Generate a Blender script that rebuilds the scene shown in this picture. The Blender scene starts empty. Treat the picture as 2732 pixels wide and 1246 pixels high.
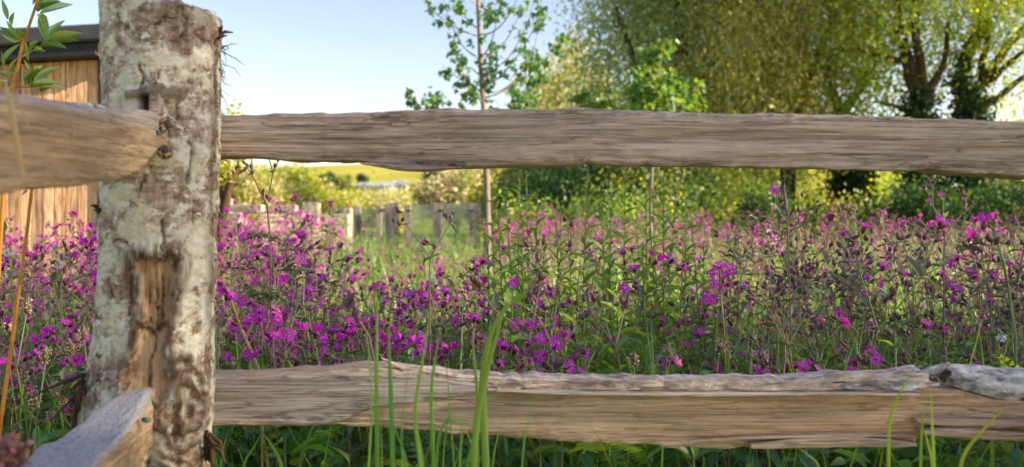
import bpy, math
import numpy as np
from mathutils import Matrix, Vector

sc = bpy.context.scene
# ------------------------------------------------------------------ camera
FL = 35.0
K = 36.0 / FL / 2732.0      # metres per photo pixel at one metre
HY = 540.0                  # row of the eye level
EYE = 0.90
cd = bpy.data.cameras.new('camera')
cd.lens = FL; cd.sensor_width = 36.0; cd.sensor_fit = 'HORIZONTAL'
cd.shift_y = -(623.0 - HY) / 2732.0
cd.clip_start = 0.02; cd.clip_end = 5000
cd.dof.use_dof = True; cd.dof.focus_distance = 1.85; cd.dof.aperture_fstop = 5.4
cam = bpy.data.objects.new('camera', cd)
sc.collection.objects.link(cam)
cam.location = (0, 0, EYE); cam.rotation_euler = (math.radians(90), 0, 0)
sc.camera = cam
# ------------------------------------------------------------------ sky, sun, exposure
SUN_AZ, SUN_EL = math.radians(100), math.radians(23)
w = bpy.data.worlds.new('World'); sc.world = w; w.use_nodes = True
nt = w.node_tree
bg = nt.nodes['Background']
sky = nt.nodes.new('ShaderNodeTexSky'); sky.sky_type = 'NISHITA'; sky.sun_disc = False
sky.sun_elevation = SUN_EL; sky.sun_rotation = SUN_AZ
sky.air_density = 1.0; sky.dust_density = 0.5; sky.ozone_density = 0.6
tn = nt.nodes.new('ShaderNodeMix'); tn.data_type = 'RGBA'; tn.blend_type = 'MULTIPLY'; tn.inputs[0].default_value = 1.0; tn.inputs[7].default_value = (1.0, 0.89, 0.965, 1)
nt.links.new(sky.outputs[0], tn.inputs[6]); nt.links.new(tn.outputs[2], bg.inputs[0]); bg.inputs[1].default_value = 0.092
sd = bpy.data.lights.new('sun', 'SUN'); sd.energy = 5.0; sd.angle = math.radians(0.6); sd.color = (1.0, 0.86, 0.64)
so = bpy.data.objects.new('sun', sd); sc.collection.objects.link(so)
sv = Vector((math.sin(SUN_AZ) * math.cos(SUN_EL), math.cos(SUN_AZ) * math.cos(SUN_EL), math.sin(SUN_EL)))
so.rotation_euler = sv.to_track_quat('Z', 'Y').to_euler(); so.location = sv * 60
vs = sc.view_settings
vs.view_transform = 'Standard'; vs.look = 'None'; vs.gamma = 1.0; vs.exposure = 1.45; vs.use_curve_mapping = False
sc.render.engine = 'CYCLES'
cy = sc.cycles
cy.use_denoising = True; cy.max_bounces = 7; cy.diffuse_bounces = 4; cy.glossy_bounces = 2
cy.transmission_bounces = 4; cy.transparent_max_bounces = 8; cy.caustics_reflective = False; cy.caustics_refractive = False
cy.use_adaptive_sampling = True; cy.adaptive_threshold = 0.02

# ------------------------------------------------------------------ helpers
RNG = np.random.default_rng(7)
COL = sc.collection

def P(u, v, d):
    """world point that lies d metres ahead at photo column u, row v"""
    return np.array([(u - 1366.0) * K * d, d, EYE + (HY - v) * K * d])

def U(x, d): return 1366.0 + x / (K * d)

def lin(c):
    return tuple(((v / 255.0) / 12.92 if v / 255.0 <= 0.04045 else ((v / 255.0 + 0.055) / 1.055) ** 2.4) for v in c)

def nrm(v):
    v = np.asarray(v, float); return v / (np.linalg.norm(v) + 1e-12)

def basis(z, roll=0.0):
    z = nrm(z)
    a = np.array([0, 0, 1.0]) if abs(z[2]) < 0.95 else np.array([1.0, 0, 0])
    x = nrm(np.cross(a, z)); y = np.cross(z, x)
    c, s = math.cos(roll), math.sin(roll)
    return np.stack([x * c + y * s, y * c - x * s, z], 1)

def basis_y(y, up):
    """leaf frame: length along y, upper face towards up"""
    y = nrm(y); x = nrm(np.cross(y, up)); z = np.cross(x, y)
    return np.stack([x, y, z], 1)

def M4(R, t, s=1.0):
    m = np.eye(4); m[:3, :3] = R * s; m[:3, 3] = t
    return m

def rotz(a):
    c, s = math.cos(a), math.sin(a)
    return np.array([[c, -s, 0], [s, c, 0], [0, 0, 1.0]])

def _hash(i, j, k, seed):
    h = (i * 374761393 + j * 668265263 + k * 2147483647 + seed * 1274126177) & 0xFFFFFFFF
    h = ((h ^ (h >> 13)) * 1274126177) & 0xFFFFFFFF
    return ((h ^ (h >> 16)) & 0xFFFFFF) / float(0xFFFFFF)

def vnoise(p, seed=0):
    p = np.asarray(p, float)
    i = np.floor(p).astype(np.int64); f = p - i; f = f * f * (3 - 2 * f)
    r = 0
    for a in (0, 1):
        for b in (0, 1):
            for c in (0, 1):
                wgt = (f[..., 0] if a else 1 - f[..., 0]) * (f[..., 1] if b else 1 - f[..., 1]) * (f[..., 2] if c else 1 - f[..., 2])
                r = r + wgt * _hash(i[..., 0] + a, i[..., 1] + b, i[..., 2] + c, seed)
    return r * 2 - 1

def fbm(p, oct=4, seed=0):
    r = 0; a = 0.5; q = np.asarray(p, float)
    for o in range(oct):
        r = r + a * vnoise(q, seed + o); q = q * 2.03; a *= 0.5
    return r

class Geo:
    def __init__(s): s.c = []; s.n = 0; s.cache = None
    def add(s, V, Q=None, T=None, m=0):
        V = np.asarray(V, float).reshape(-1, 3)
        Q = np.zeros((0, 4), np.int64) if Q is None or len(Q) == 0 else np.asarray(Q, np.int64).reshape(-1, 4)
        T = np.zeros((0, 3), np.int64) if T is None or len(T) == 0 else np.asarray(T, np.int64).reshape(-1, 3)
        s.c.append((V, Q + s.n, T + s.n, np.full(len(Q), m), np.full(len(T), m))); s.n += len(V); s.cache = None
        return s
    def arr(s):
        if s.cache is None:
            s.cache = tuple(np.concatenate([c[i] for c in s.c]) if s.c else np.zeros((0, (3, 4, 3)[min(i, 2)])) for i in range(5))
        return s.cache
    def tile(s, g, mats):
        """append a copy of g for each 4x4 matrix"""
        mats = np.asarray(mats, float).reshape(-1, 4, 4)
        if len(mats) == 0: return s
        V, Q, T, qm, tm = g.arr(); k = len(mats); n = len(V)
        W = np.einsum('kij,nj->kni', mats[:, :3, :3], V) + mats[:, None, :3, 3]
        off = (np.arange(k) * n)
        Q2 = (Q[None] + off[:, None, None]).reshape(-1, 4) if len(Q) else Q
        T2 = (T[None] + off[:, None, None]).reshape(-1, 3) if len(T) else T
        s.c.append((W.reshape(-1, 3), Q2.astype(np.int64) + s.n, T2.astype(np.int64) + s.n, np.tile(qm, k), np.tile(tm, k)))
        s.n += k * n; s.cache = None
        return s
    def mesh(s, name, mats, smooth=True, attrs=None):
        V, Q, T, qm, tm = s.arr()
        me = bpy.data.meshes.new(name)
        nq, ntr = len(Q), len(T)
        me.vertices.add(len(V)); me.vertices.foreach_set('co', V.astype(np.float32).ravel())
        me.loops.add(4 * nq + 3 * ntr)
        me.loops.foreach_set('vertex_index', np.concatenate([Q.ravel(), T.ravel()]).astype(np.int32))
        me.polygons.add(nq + ntr)
        me.polygons.foreach_set('loop_start', np.concatenate([np.arange(nq) * 4, 4 * nq + np.arange(ntr) * 3]).astype(np.int32))
        me.polygons.foreach_set('material_index', np.concatenate([qm, tm]).astype(np.int32))
        me.polygons.foreach_set('use_smooth', np.full(nq + ntr, bool(smooth)))
        for m in (mats if isinstance(mats, (list, tuple)) else [mats]): me.materials.append(m)
        me.update(calc_edges=True)
        for k, v in (attrs or {}).items():
            a = me.attributes.new(k, 'FLOAT', 'POINT'); a.data.foreach_set('value', np.asarray(v, np.float32))
        return me

def link(name, data, parent=None, mat=None):
    o = bpy.data.objects.new(name, data); COL.objects.link(o)
    if parent is not None: o.parent = parent
    if mat is not None: o.matrix_basis = Matrix([list(map(float, r)) for r in mat])
    return o

def tag(o, label=None, cat=None, group=None, kind=None):
    if label: o['label'] = label
    if cat: o['category'] = cat
    if group: o['group'] = group
    if kind: o['kind'] = kind
    return o

def thing(name, loc, label, cat, group=None):
    o = link(name, None); o.location = [float(v) for v in loc]; o.empty_display_size = 0.05
    return tag(o, label, cat, group)

def part(name, g, mats, parent, smooth=True, origin=None, attrs=None):
    """mesh g (world coordinates) as a child of parent, whose origin is `origin`"""
    me = g.mesh(name, mats, smooth, attrs)
    o = link(name, me, parent)
    if origin is not None:
        me.transform(Matrix.Translation([-float(v) for v in origin]))
    return o

def tube(g, pts, rad, sides=6, m=0, cap=True):
    pts = np.asarray(pts, float); n = len(pts)
    rad = np.interp(np.linspace(0, 1, n), np.linspace(0, 1, len(np.atleast_1d(rad))), np.atleast_1d(rad))
    tan = np.gradient(pts, axis=0); V = []
    ref = np.array([0.31, 0.17, 0.0]) + (np.array([0, 0, 1.0]) if abs(nrm(tan.mean(0))[2]) < 0.7 else np.array([1.0, 0, 0]))
    ang = np.arange(sides) * 2 * math.pi / sides
    for i in range(n):
        t = nrm(tan[i]); x = nrm(np.cross(ref, t)); y = np.cross(t, x)
        V.append(pts[i] + rad[i] * (np.cos(ang)[:, None] * x + np.sin(ang)[:, None] * y))
    V = np.concatenate(V)
    i = np.arange(n - 1)[:, None] * sides; j = np.arange(sides)[None]; j2 = (j + 1) % sides
    Q = np.stack([i + j, i + j2, i + sides + j2, i + sides + j], -1).reshape(-1, 4)
    T = [[(n - 1) * sides, (n - 1) * sides + a, (n - 1) * sides + a + 1] for a in range(1, sides - 1)] if cap else None
    return g.add(V, Q, T, m)

def lathe(g, prof, sides=8, m=0, M=None):
    """profile (r, z) about z"""
    ang = np.arange(sides) * 2 * math.pi / sides
    V = np.concatenate([np.stack([r * np.cos(ang), r * np.sin(ang), np.full(sides, z)], 1) for r, z in prof])
    if M is not None: V = V @ np.asarray(M)[:3, :3].T + np.asarray(M)[:3, 3]
    n = len(prof)
    i = np.arange(n - 1)[:, None] * sides; j = np.arange(sides)[None]; j2 = (j + 1) % sides
    return g.add(V, np.stack([i + j, i + j2, i + sides + j2, i + sides + j], -1).reshape(-1, 4), None, m)

def box(g, lo, hi, m=0, R=None, t=None, bev=0.0):
    lo = np.asarray(lo, float); hi = np.asarray(hi, float)
    if bev <= 0:
        V = np.array([[x, y, z] for x in (lo[0], hi[0]) for y in (lo[1], hi[1]) for z in (lo[2], hi[2])])
        Q = [[0, 1, 3, 2], [4, 6, 7, 5], [0, 4, 5, 1], [2, 3, 7, 6], [0, 2, 6, 4], [1, 5, 7, 3]]; T = None
    else:
        b = bev; V = []
        for sx in (0, 1):
            for sy in (0, 1):
                for sz in (0, 1):
                    c = np.array([(lo, hi)[sx][0], (lo, hi)[sy][1], (lo, hi)[sz][2]]); s = np.array([1 - 2 * sx, 1 - 2 * sy, 1 - 2 * sz]) * b
                    V += [c + s * [0, 1, 1], c + s * [1, 0, 1], c + s * [1, 1, 0]]
        V = np.array(V)
        I = lambda sx, sy, sz, a: (sx * 4 + sy * 2 + sz) * 3 + a
        Q = []; T = []
        for s in (0, 1):
            Q += [[I(s, 0, 0, 0), I(s, 1, 0, 0), I(s, 1, 1, 0), I(s, 0, 1, 0)], [I(0, s, 0, 1), I(1, s, 0, 1), I(1, s, 1, 1), I(0, s, 1, 1)], [I(0, 0, s, 2), I(1, 0, s, 2), I(1, 1, s, 2), I(0, 1, s, 2)]]
            for r in (0, 1):
                Q += [[I(0, s, r, 1), I(1, s, r, 1), I(1, s, r, 2), I(0, s, r, 2)], [I(s, 0, r, 0), I(s, 1, r, 0), I(s, 1, r, 2), I(s, 0, r, 2)], [I(s, r, 0, 0), I(s, r, 1, 0), I(s, r, 1, 1), I(s, r, 0, 1)]]
        T = [[I(a, b2, c, 0), I(a, b2, c, 1), I(a, b2, c, 2)] for a in (0, 1) for b2 in (0, 1) for c in (0, 1)]
    if R is not None: V = V @ np.asarray(R).T
    if t is not None: V = V + np.asarray(t)
    return g.add(V, Q, T, m)

# ------------------------------------------------------------------ materials
def new_mat(name):
    m = bpy.data.materials.new(name); m.use_nodes = True
    m.node_tree.nodes.clear()
    return m, m.node_tree.nodes, m.node_tree.links

def nd(N, kind, **kw):
    n = N.new(kind)
    for k, v in kw.items():
        if k.startswith('i_'):
            key = k[2:]; key = int(key) if key.isdigit() else key
            n.inputs[key].default_value = v
        else: setattr(n, k, v)
    return n

def ramp(N, stops):
    r = N.new('ShaderNodeValToRGB'); e = r.color_ramp.elements
    while len(e) < len(stops): e.new(0.5)
    for q, (p, c) in zip(e, stops): q.position = p; q.color = (*c, 1) if len(c) == 3 else c
    return r

def mixc(N, L, fac, a, b, blend='MIX'):
    m = N.new('ShaderNodeMix'); m.data_type = 'RGBA'; m.blend_type = blend
    for s, v in ((0, fac), (6, a), (7, b)):
        if isinstance(v, (int, float)): m.inputs[s].default_value = v
        elif isinstance(v, tuple): m.inputs[s].default_value = (*v, 1)
        else: L.new(v, m.inputs[s])
    return m.outputs[2]

def leaf_mat(name, col, trans=None, tf=0.4, var=0.35, rough=0.5, gloss=0.06, hue=0.03):
    """leaf or petal: diffuse, light passing through and a weak sheen; each leaf its own shade"""
    m, N, L = new_mat(name)
    col = lin(col); trans = lin(trans) if trans else tuple(min(1, c * 1.5) for c in col)
    geo = nd(N, 'ShaderNodeNewGeometry')
    oi = nd(N, 'ShaderNodeObjectInfo')
    ad = nd(N, 'ShaderNodeMath', operation='ADD'); L.new(geo.outputs['Random Per Island'], ad.inputs[0]); L.new(oi.outputs['Random'], ad.inputs[1])
    fr = nd(N, 'ShaderNodeMath', operation='FRACT'); L.new(ad.outputs[0], fr.inputs[0])
    mr = nd(N, 'ShaderNodeMapRange', i_3=1 - var, i_4=1 + var); L.new(fr.outputs[0], mr.inputs[0])
    mh = nd(N, 'ShaderNodeMapRange', i_3=0.5 - hue, i_4=0.5 + hue)
    m7 = nd(N, 'ShaderNodeMath', operation='MULTIPLY', i_1=7.31); L.new(fr.outputs[0], m7.inputs[0])
    f7 = nd(N, 'ShaderNodeMath', operation='FRACT'); L.new(m7.outputs[0], f7.inputs[0]); L.new(f7.outputs[0], mh.inputs[0])
    outs = []
    for c in (col, trans):
        h = nd(N, 'ShaderNodeHueSaturation', i_4=(*c, 1)); L.new(mr.outputs[0], h.inputs[2]); L.new(mh.outputs[0], h.inputs[0]); outs.append(h.outputs[0])
    d = nd(N, 'ShaderNodeBsdfDiffuse'); L.new(outs[0], d.inputs[0])
    t = nd(N, 'ShaderNodeBsdfTranslucent'); L.new(outs[1], t.inputs[0])
    g = nd(N, 'ShaderNodeBsdfGlossy', i_1=rough); g.inputs[0].default_value = (0.8, 0.85, 0.9, 1)
    a = nd(N, 'ShaderNodeMixShader', i_0=tf); L.new(d.outputs[0], a.inputs[1]); L.new(t.outputs[0], a.inputs[2])
    b = nd(N, 'ShaderNodeMixShader', i_0=gloss); L.new(a.outputs[0], b.inputs[1]); L.new(g.outputs[0], b.inputs[2])
    o = nd(N, 'ShaderNodeOutputMaterial'); L.new(b.outputs[0], o.inputs[0])
    return m

def simple_mat(name, col, col2=None, scale=40.0, rough=0.75, bump=0.0, stretch=(1, 1, 1), spec=0.3, metal=0.0, rnd=0.0, coord='Object'):
    m, N, L = new_mat(name)
    tc = nd(N, 'ShaderNodeTexCoord'); mp = nd(N, 'ShaderNodeMapping'); mp.inputs[3].default_value = stretch
    L.new(tc.outputs[coord], mp.inputs[0])
    nz = nd(N, 'ShaderNodeTexNoise', i_2=scale, i_3=6.0, i_4=0.6); L.new(mp.outputs[0], nz.inputs[0])
    rp = ramp(N, [(0.32, lin(col)), (0.68, lin(col2 or col))]); L.new(nz.outputs[0], rp.inputs[0])
    c = rp.outputs[0]
    if rnd:
        oi = nd(N, 'ShaderNodeObjectInfo'); mr = nd(N, 'ShaderNodeMapRange', i_3=1 - rnd, i_4=1 + rnd); L.new(oi.outputs['Random'], mr.inputs[0])
        h = nd(N, 'ShaderNodeHueSaturation'); L.new(c, h.inputs[4]); L.new(mr.outputs[0], h.inputs[2]); c = h.outputs[0]
    b = nd(N, 'ShaderNodeBsdfPrincipled'); L.new(c, b.inputs['Base Color'])
    b.inputs['Roughness'].default_value = rough; b.inputs['Specular IOR Level'].default_value = spec; b.inputs['Metallic'].default_value = metal
    if bump:
        bp = nd(N, 'ShaderNodeBump', i_0=bump, i_1=0.01); L.new(nz.outputs[0], bp.inputs['Height']); L.new(bp.outputs[0], b.inputs['Normal'])
    o = nd(N, 'ShaderNodeOutputMaterial'); L.new(b.outputs[0], o.inputs[0])
    return m

def wood_mat(name, dark, mid, light, axis=0, tan=None, tan_sky_attr=None, rough=0.8, fine=1.0):
    """weathered cleft timber: long fibres along `axis`, stains, hair cracks"""
    m, N, L = new_mat(name)
    tc = nd(N, 'ShaderNodeTexCoord')
    def tex(sl, sa, det=8.0, dist=0.0):
        mp = nd(N, 'ShaderNodeMapping'); v = [sa, sa, sa]; v[axis] = sl; mp.inputs[3].default_value = v
        L.new(tc.outputs['Object'], mp.inputs[0])
        n = nd(N, 'ShaderNodeTexNoise', i_2=1.0, i_3=det, i_4=0.62); n.inputs['Distortion'].default_value = dist
        L.new(mp.outputs[0], n.inputs[0]); return n.outputs[0]
    g1 = tex(7.0, 430.0 * fine, 4.0, 0.1); g2 = tex(3.0, 95.0 * fine, 7.0, 0.4); st = tex(5.0, 16.0, 6.0, 0.3); sp = tex(60.0, 190.0, 4.0); ck = tex(1.6, 34.0 * fine, 5.0, 0.5)
    r2 = ramp(N, [(0.34, lin(dark)), (0.5, lin(mid)), (0.68, lin(light))]); L.new(g2, r2.inputs[0])
    r1 = ramp(N, [(0.37, (0.56, 0.53, 0.51)), (0.5, (1.04, 1.04, 1.04)), (0.64, (1.22, 1.22, 1.2))]); L.new(g1, r1.inputs[0])
    c = mixc(N, L, 0.85, r2.outputs[0], r1.outputs[0], 'MULTIPLY')
    rs = ramp(N, [(0.36, (0.70, 0.66, 0.66)), (0.5, (0.98, 0.97, 0.97)), (0.62, (1.1, 1.06, 0.98))]); L.new(st, rs.inputs[0])
    c = mixc(N, L, 0.8, c, rs.outputs[0], 'MULTIPLY')
    rc = ramp(N, [(0.482, (1, 1, 1)), (0.495, (0.22, 0.19, 0.17)), (0.505, (0.22, 0.19, 0.17)), (0.518, (1, 1, 1))]); L.new(ck, rc.inputs[0])
    c = mixc(N, L, 0.6, c, rc.outputs[0], 'MULTIPLY')
    if tan_sky_attr:
        at = nd(N, 'ShaderNodeAttribute', attribute_name=tan_sky_attr)
        tc2 = mixc(N, L, 0.8, lin(tan), r1.outputs[0], 'MULTIPLY')
        c = mixc(N, L, at.outputs['Fac'], c, tc2)
    kn = nd(N, 'ShaderNodeAttribute', attribute_name='knot'); c = mixc(N, L, kn.outputs['Fac'], c, lin((78, 58, 44)))
    rp = ramp(N, [(0.27, (0.45, 0.42, 0.4)), (0.34, (1, 1, 1))]); L.new(sp, rp.inputs[0])
    c = mixc(N, L, 0.6, c, rp.outputs[0], 'MULTIPLY')
    b = nd(N, 'ShaderNodeBsdfPrincipled'); L.new(c, b.inputs['Base Color']); b.inputs['Roughness'].default_value = rough; b.inputs['Specular IOR Level'].default_value = 0.25
    bp = nd(N, 'ShaderNodeBump', i_0=0.55, i_1=0.004); L.new(g1, bp.inputs['Height'])
    bp2 = nd(N, 'ShaderNodeBump', i_0=0.5, i_1=0.008); L.new(g2, bp2.inputs['Height']); L.new(bp.outputs[0], bp2.inputs['Normal'])
    L.new(bp2.outputs[0], b.inputs['Normal'])
    o = nd(N, 'ShaderNodeOutputMaterial'); L.new(b.outputs[0], o.inputs[0])
    return m

# ================================================================== setting: ground and hill
def sstep(a, b, x):
    t = np.clip((x - a) / (b - a), 0, 1); return t * t * (3 - 2 * t)

def terrain(x, y):
    x = np.asarray(x, float); y = np.asarray(y, float)
    yy = np.concatenate([[-100], np.arange(0, 460, 4.0)]); hh = np.interp(yy, [0, 26, 60, 110, 165, 200, 235, 330, 400, 460], [0, 0, 0.35, 1.1, 2.3, 3.2, 5.2, 14.1, 15.2, 15.4])
    for _ in range(6): hh[1:-1] = (hh[:-2] + 2 * hh[1:-1] + hh[2:]) / 4
    h = np.interp(y, yy, hh)
    h = h + sstep(210, 320, y) * (1.1 * np.sin(x / 60.0 + 0.6) + 0.7 * np.sin(x / 23.0 + y / 40.0))
    h = h - 3.0 * sstep(350, 800, y)
    return h + 0.05 * fbm(np.stack([x / 3, y / 3, 0 * x], -1), 3, 5) * sstep(1, 6, np.abs(y))

def tz(x, y): return float(terrain(np.array([x]), np.array([y]))[0])

ys = np.concatenate([np.linspace(-60, 0, 13), np.linspace(0, 30, 61)[1:], np.linspace(30, 120, 46)[1:], np.linspace(120, 420, 76)[1:], np.linspace(420, 1500, 28)[1:]])
xs = np.concatenate([-np.geomspace(12, 900, 50)[::-1], np.linspace(-12, 12, 49)[1:-1], np.geomspace(12, 900, 50)])
X, Y = np.meshgrid(xs, ys); Z = terrain(X, Y)
nx, ny = len(xs), len(ys)
ii = np.arange(ny - 1)[:, None] * nx + np.arange(nx - 1)[None]
g = Geo().add(np.stack([X, Y, Z], -1).reshape(-1, 3), np.stack([ii, ii + 1, ii + nx + 1, ii + nx], -1).reshape(-1, 4))
m, N, L = new_mat('pasture')
tc = nd(N, 'ShaderNodeTexCoord')
n1 = nd(N, 'ShaderNodeTexNoise', i_2=0.022, i_3=8.0, i_4=0.6); L.new(tc.outputs['Object'], n1.inputs[0])
n2 = nd(N, 'ShaderNodeTexNoise', i_2=1.7, i_3=8.0, i_4=0.7); L.new(tc.outputs['Object'], n2.inputs[0])
r1 = ramp(N, [(0.35, lin((136, 142, 62))), (0.5, lin((176, 170, 80))), (0.68, lin((196, 184, 100)))]); L.new(n1.outputs[0], r1.inputs[0])
r2 = ramp(N, [(0.3, (0.55, 0.6, 0.5)), (0.7, (1.15, 1.15, 1.1))]); L.new(n2.outputs[0], r2.inputs[0])
c = mixc(N, L, 0.8, r1.outputs[0], r2.outputs[0], 'MULTIPLY')
b = nd(N, 'ShaderNodeBsdfDiffuse'); L.new(c, b.inputs[0])
bp = nd(N, 'ShaderNodeBump', i_0=0.6, i_1=0.2); L.new(n2.outputs[0], bp.inputs['Height']); L.new(bp.outputs[0], b.inputs['Normal'])
o = nd(N, 'ShaderNodeOutputMaterial'); L.new(b.outputs[0], o.inputs[0])
tag(link('ground', g.mesh('ground', m)), 'sunlit pasture rising to a low hill beyond the meadow', None, None, 'structure')

# stony bank at the right edge of the meadow
g = Geo()
bx = np.linspace(5.2, 12.5, 60); by = np.linspace(12.2, 15.5, 36)
X, Y = np.meshgrid(bx, by)
Z = terrain(X, Y) + 0.62 * np.sin(np.clip((Y - 12.2) / 3.3, 0, 1) * math.pi) ** 0.7 * sstep(5.2, 6.0, X) + 0.10 * fbm(np.stack([X * 4, Y * 4, 0 * X], -1), 4, 9)
ii = np.arange(35)[:, None] * 60 + np.arange(59)[None]
g.add(np.stack([X, Y, Z - 0.03], -1).reshape(-1, 3), np.stack([ii, ii + 1, ii + 61, ii + 60], -1).reshape(-1, 4))
MAT_STONE = simple_mat('pale_rubble', (120, 108, 92), (205, 190, 170), 26, 0.9, 0.5, rnd=0.12)
bank = tag(link('path', g.mesh('path', simple_mat('gravel', (120, 108, 92), (214, 200, 180), 14, 0.95, 0.6))), 'pale stony gravel path and bank beside the dark bush', None, None, 'structure')
r = np.random.default_rng(3)
stones = []
for k in range(5):
    h = Geo(); q = np.array([[x, y, z] for x in (-1, 1) for y in (-1, 1) for z in (-1, 1)], float) * 0.75
    V = np.concatenate([q, np.eye(3) * 1.05, -np.eye(3) * 1.05]) * (1 + 0.22 * r.normal(size=(14, 1)))
    f = {0: (8, 1), 1: (9, 1)}
    T = []
    for ax in range(3):
        for s in (0, 1):
            cs = [i for i in range(8) if ((i >> (2 - ax)) & 1) == s]
            a, b2, c2, d2 = cs[0], cs[1], cs[3], cs[2]
            top = 8 + ax if s else 11 + ax
            T += [[a, b2, top], [b2, c2, top], [c2, d2, top], [d2, a, top]]
    h.add(V, None, T); stones.append(h.mesh('stone', MAT_STONE, False))
for k in range(150):
    x = r.uniform(6.0, 9.6); y = r.uniform(12.3, 13.9)
    z = tz(x, y) + 0.62 * max(0, math.sin(min(max((y - 12.2) / 3.3, 0), 1) * math.pi)) ** 0.7 * float(sstep(5.2, 6.0, x))
    s = r.uniform(0.03, 0.075)
    link('stone', stones[k % 5], bank, M4(rotz(r.uniform(0, 6)) @ np.diag([1.3, 1, 0.7]), (x, y, z), s))

# ================================================================== the fence in front
def polyline_y(pts, x):
    p = np.array(pts, float); return np.interp(x, p[:, 0], p[:, 1])

MAT_RAIL = wood_mat('rail_wood', (164, 147, 135), (184, 166, 153), (200, 183, 170), 0, (176, 138, 92), 'tan')
MAT_RAIL2 = wood_mat('lower_rail_wood', (182, 156, 128), (202, 177, 148), (218, 198, 172), 0, (202, 160, 116), 'tan')
MAT_RAILY = wood_mat('side_rail_wood', (178, 150, 116), (194, 166, 130), (206, 182, 146), 1, (172, 169, 170), 'tan', fine=1.7)  # last tint is skylight painted on the rail tops, a pale grey
MAT_BARKRAIL = simple_mat('rail_bark', (140, 116, 98), (242, 222, 200), 60, 0.9, 1.0, (0.5, 1, 1))
MAT_BARKGREY = simple_mat('peeling_bark', (48, 40, 40), (236, 230, 226), 70, 0.85, 1.0, (0.5, 1, 1))
MAT_SCREW = simple_mat('green_screw', (60, 92, 84), (104, 136, 126), 300, 0.45, 0, spec=0.5, metal=0.3)
MAT_DARKBARK = simple_mat('dark_bark', (44, 32, 24), (104, 78, 56), 60, 0.95, 0.8, (1, 1, 0.35))

PX, PY = (430 - 1366) * K * 1.29, 1.29
fence = thing('rail_fence', (PX, PY, 0), 'cleft timber post and rail fence corner with lichened post, across the foreground', 'fence')

def cross_loft(stations, axis, noise_amp=0.004, seed=1, nu=44, ends=True, grain=0.0012, edge=0.5, cracks=0):
    """stations: rows (pos, lo1, hi1, lo2, hi2): along-axis position, lateral range, vertical range.
    A cleft cross-section with slightly rounded edges, roughened along the fibres."""
    st = np.asarray(stations, float); n = len(st)
    t = (np.arange(nu) + 0.5) / nu * 8.0; k = (t // 2).astype(int) % 4; f = t % 2 - 1
    cx = np.choose(k, [np.ones(nu), -f, -np.ones(nu), f]); cz = np.choose(k, [f, np.ones(nu), -f, -np.ones(nu)])
    rho = 0.16; ox = np.clip(np.abs(cx) - (1 - rho), 0, None); oz = np.clip(np.abs(cz) - (1 - rho), 0, None); m_ = np.maximum(ox, oz); l_ = np.hypot(ox, oz) + 1e-9
    q_ = np.where((ox > 0) & (oz > 0), m_ / l_, 1.0)
    cx = np.sign(cx) * (np.minimum(np.abs(cx), 1 - rho) + ox * q_); cz = np.sign(cz) * (np.minimum(np.abs(cz), 1 - rho) + oz * q_)
    mid1 = (st[:, 1] + st[:, 2]) / 2; h1 = (st[:, 2] - st[:, 1]) / 2; mid2 = (st[:, 3] + st[:, 4]) / 2; h2 = (st[:, 4] - st[:, 3]) / 2
    A = np.repeat(st[:, 0][:, None], nu, 1); B = mid1[:, None] + h1[:, None] * cx[None]; C = mid2[:, None] + h2[:, None] * cz[None]
    q = np.stack([A * 5, B * 22, C * 22], -1)
    d = noise_amp * fbm(q, 4, seed) + grain * fbm(np.stack([A * 9, B * 260, C * 260], -1), 2, seed + 9)
    wedge = np.abs(cx * cz)[None] ** 3
    d2 = edge * 0.009 * fbm(np.stack([A * 38, B * 30, C * 30], -1), 3, seed + 20) * (0.25 + wedge)
    gr = 0
    rc_ = np.random.default_rng(seed + 100); span = st[-1, 0] - st[0, 0]
    for _ in range(cracks):
        a0 = st[0, 0] + span * rc_.uniform(0, 0.95); ln = min(abs(span), 1.2) * rc_.uniform(0.06, 0.25); z0 = rc_.uniform(-0.85, 0.85); sl = rc_.normal() * 0.12; dp = rc_.uniform(0.0015, 0.005)
        x_ = (A - a0) / (ln * np.sign(span)); fade = np.clip(np.minimum(x_, 1 - x_) * 6, 0, 1)
        dz = cz[None] - z0 - sl * x_ - 0.06 * fbm(np.stack([A * 20, A * 0 + z0 * 9, A * 0], -1), 3, seed)
        gr = gr + dp * fade * np.exp(-(dz / 0.024) ** 2) * (np.abs(cx[None]) > 0.8)
    B = B + (d * 1.6 + d2 - gr) * cx[None]; C = C + (d + d2) * cz[None]
    V = np.stack([A, B, C], -1) if axis == 0 else np.stack([B, A, C], -1)
    i = np.arange(n - 1)[:, None] * nu; j = np.arange(nu)[None]; j2 = (j + 1) % nu
    Q = np.stack([i + j, i + j2, i + nu + j2, i + nu + j], -1).reshape(-1, 4)
    g = Geo().add(V.reshape(-1, 3), Q)
    if ends:
        for row, sg in ((0, 1), (n - 1, -1)):
            ring = V[row]; ce = ring.mean(0)
            g.add(np.concatenate([ring, ce[None]]), None, [[a, (a + 1) % nu, nu] for a in range(nu)])
    return g, V

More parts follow.
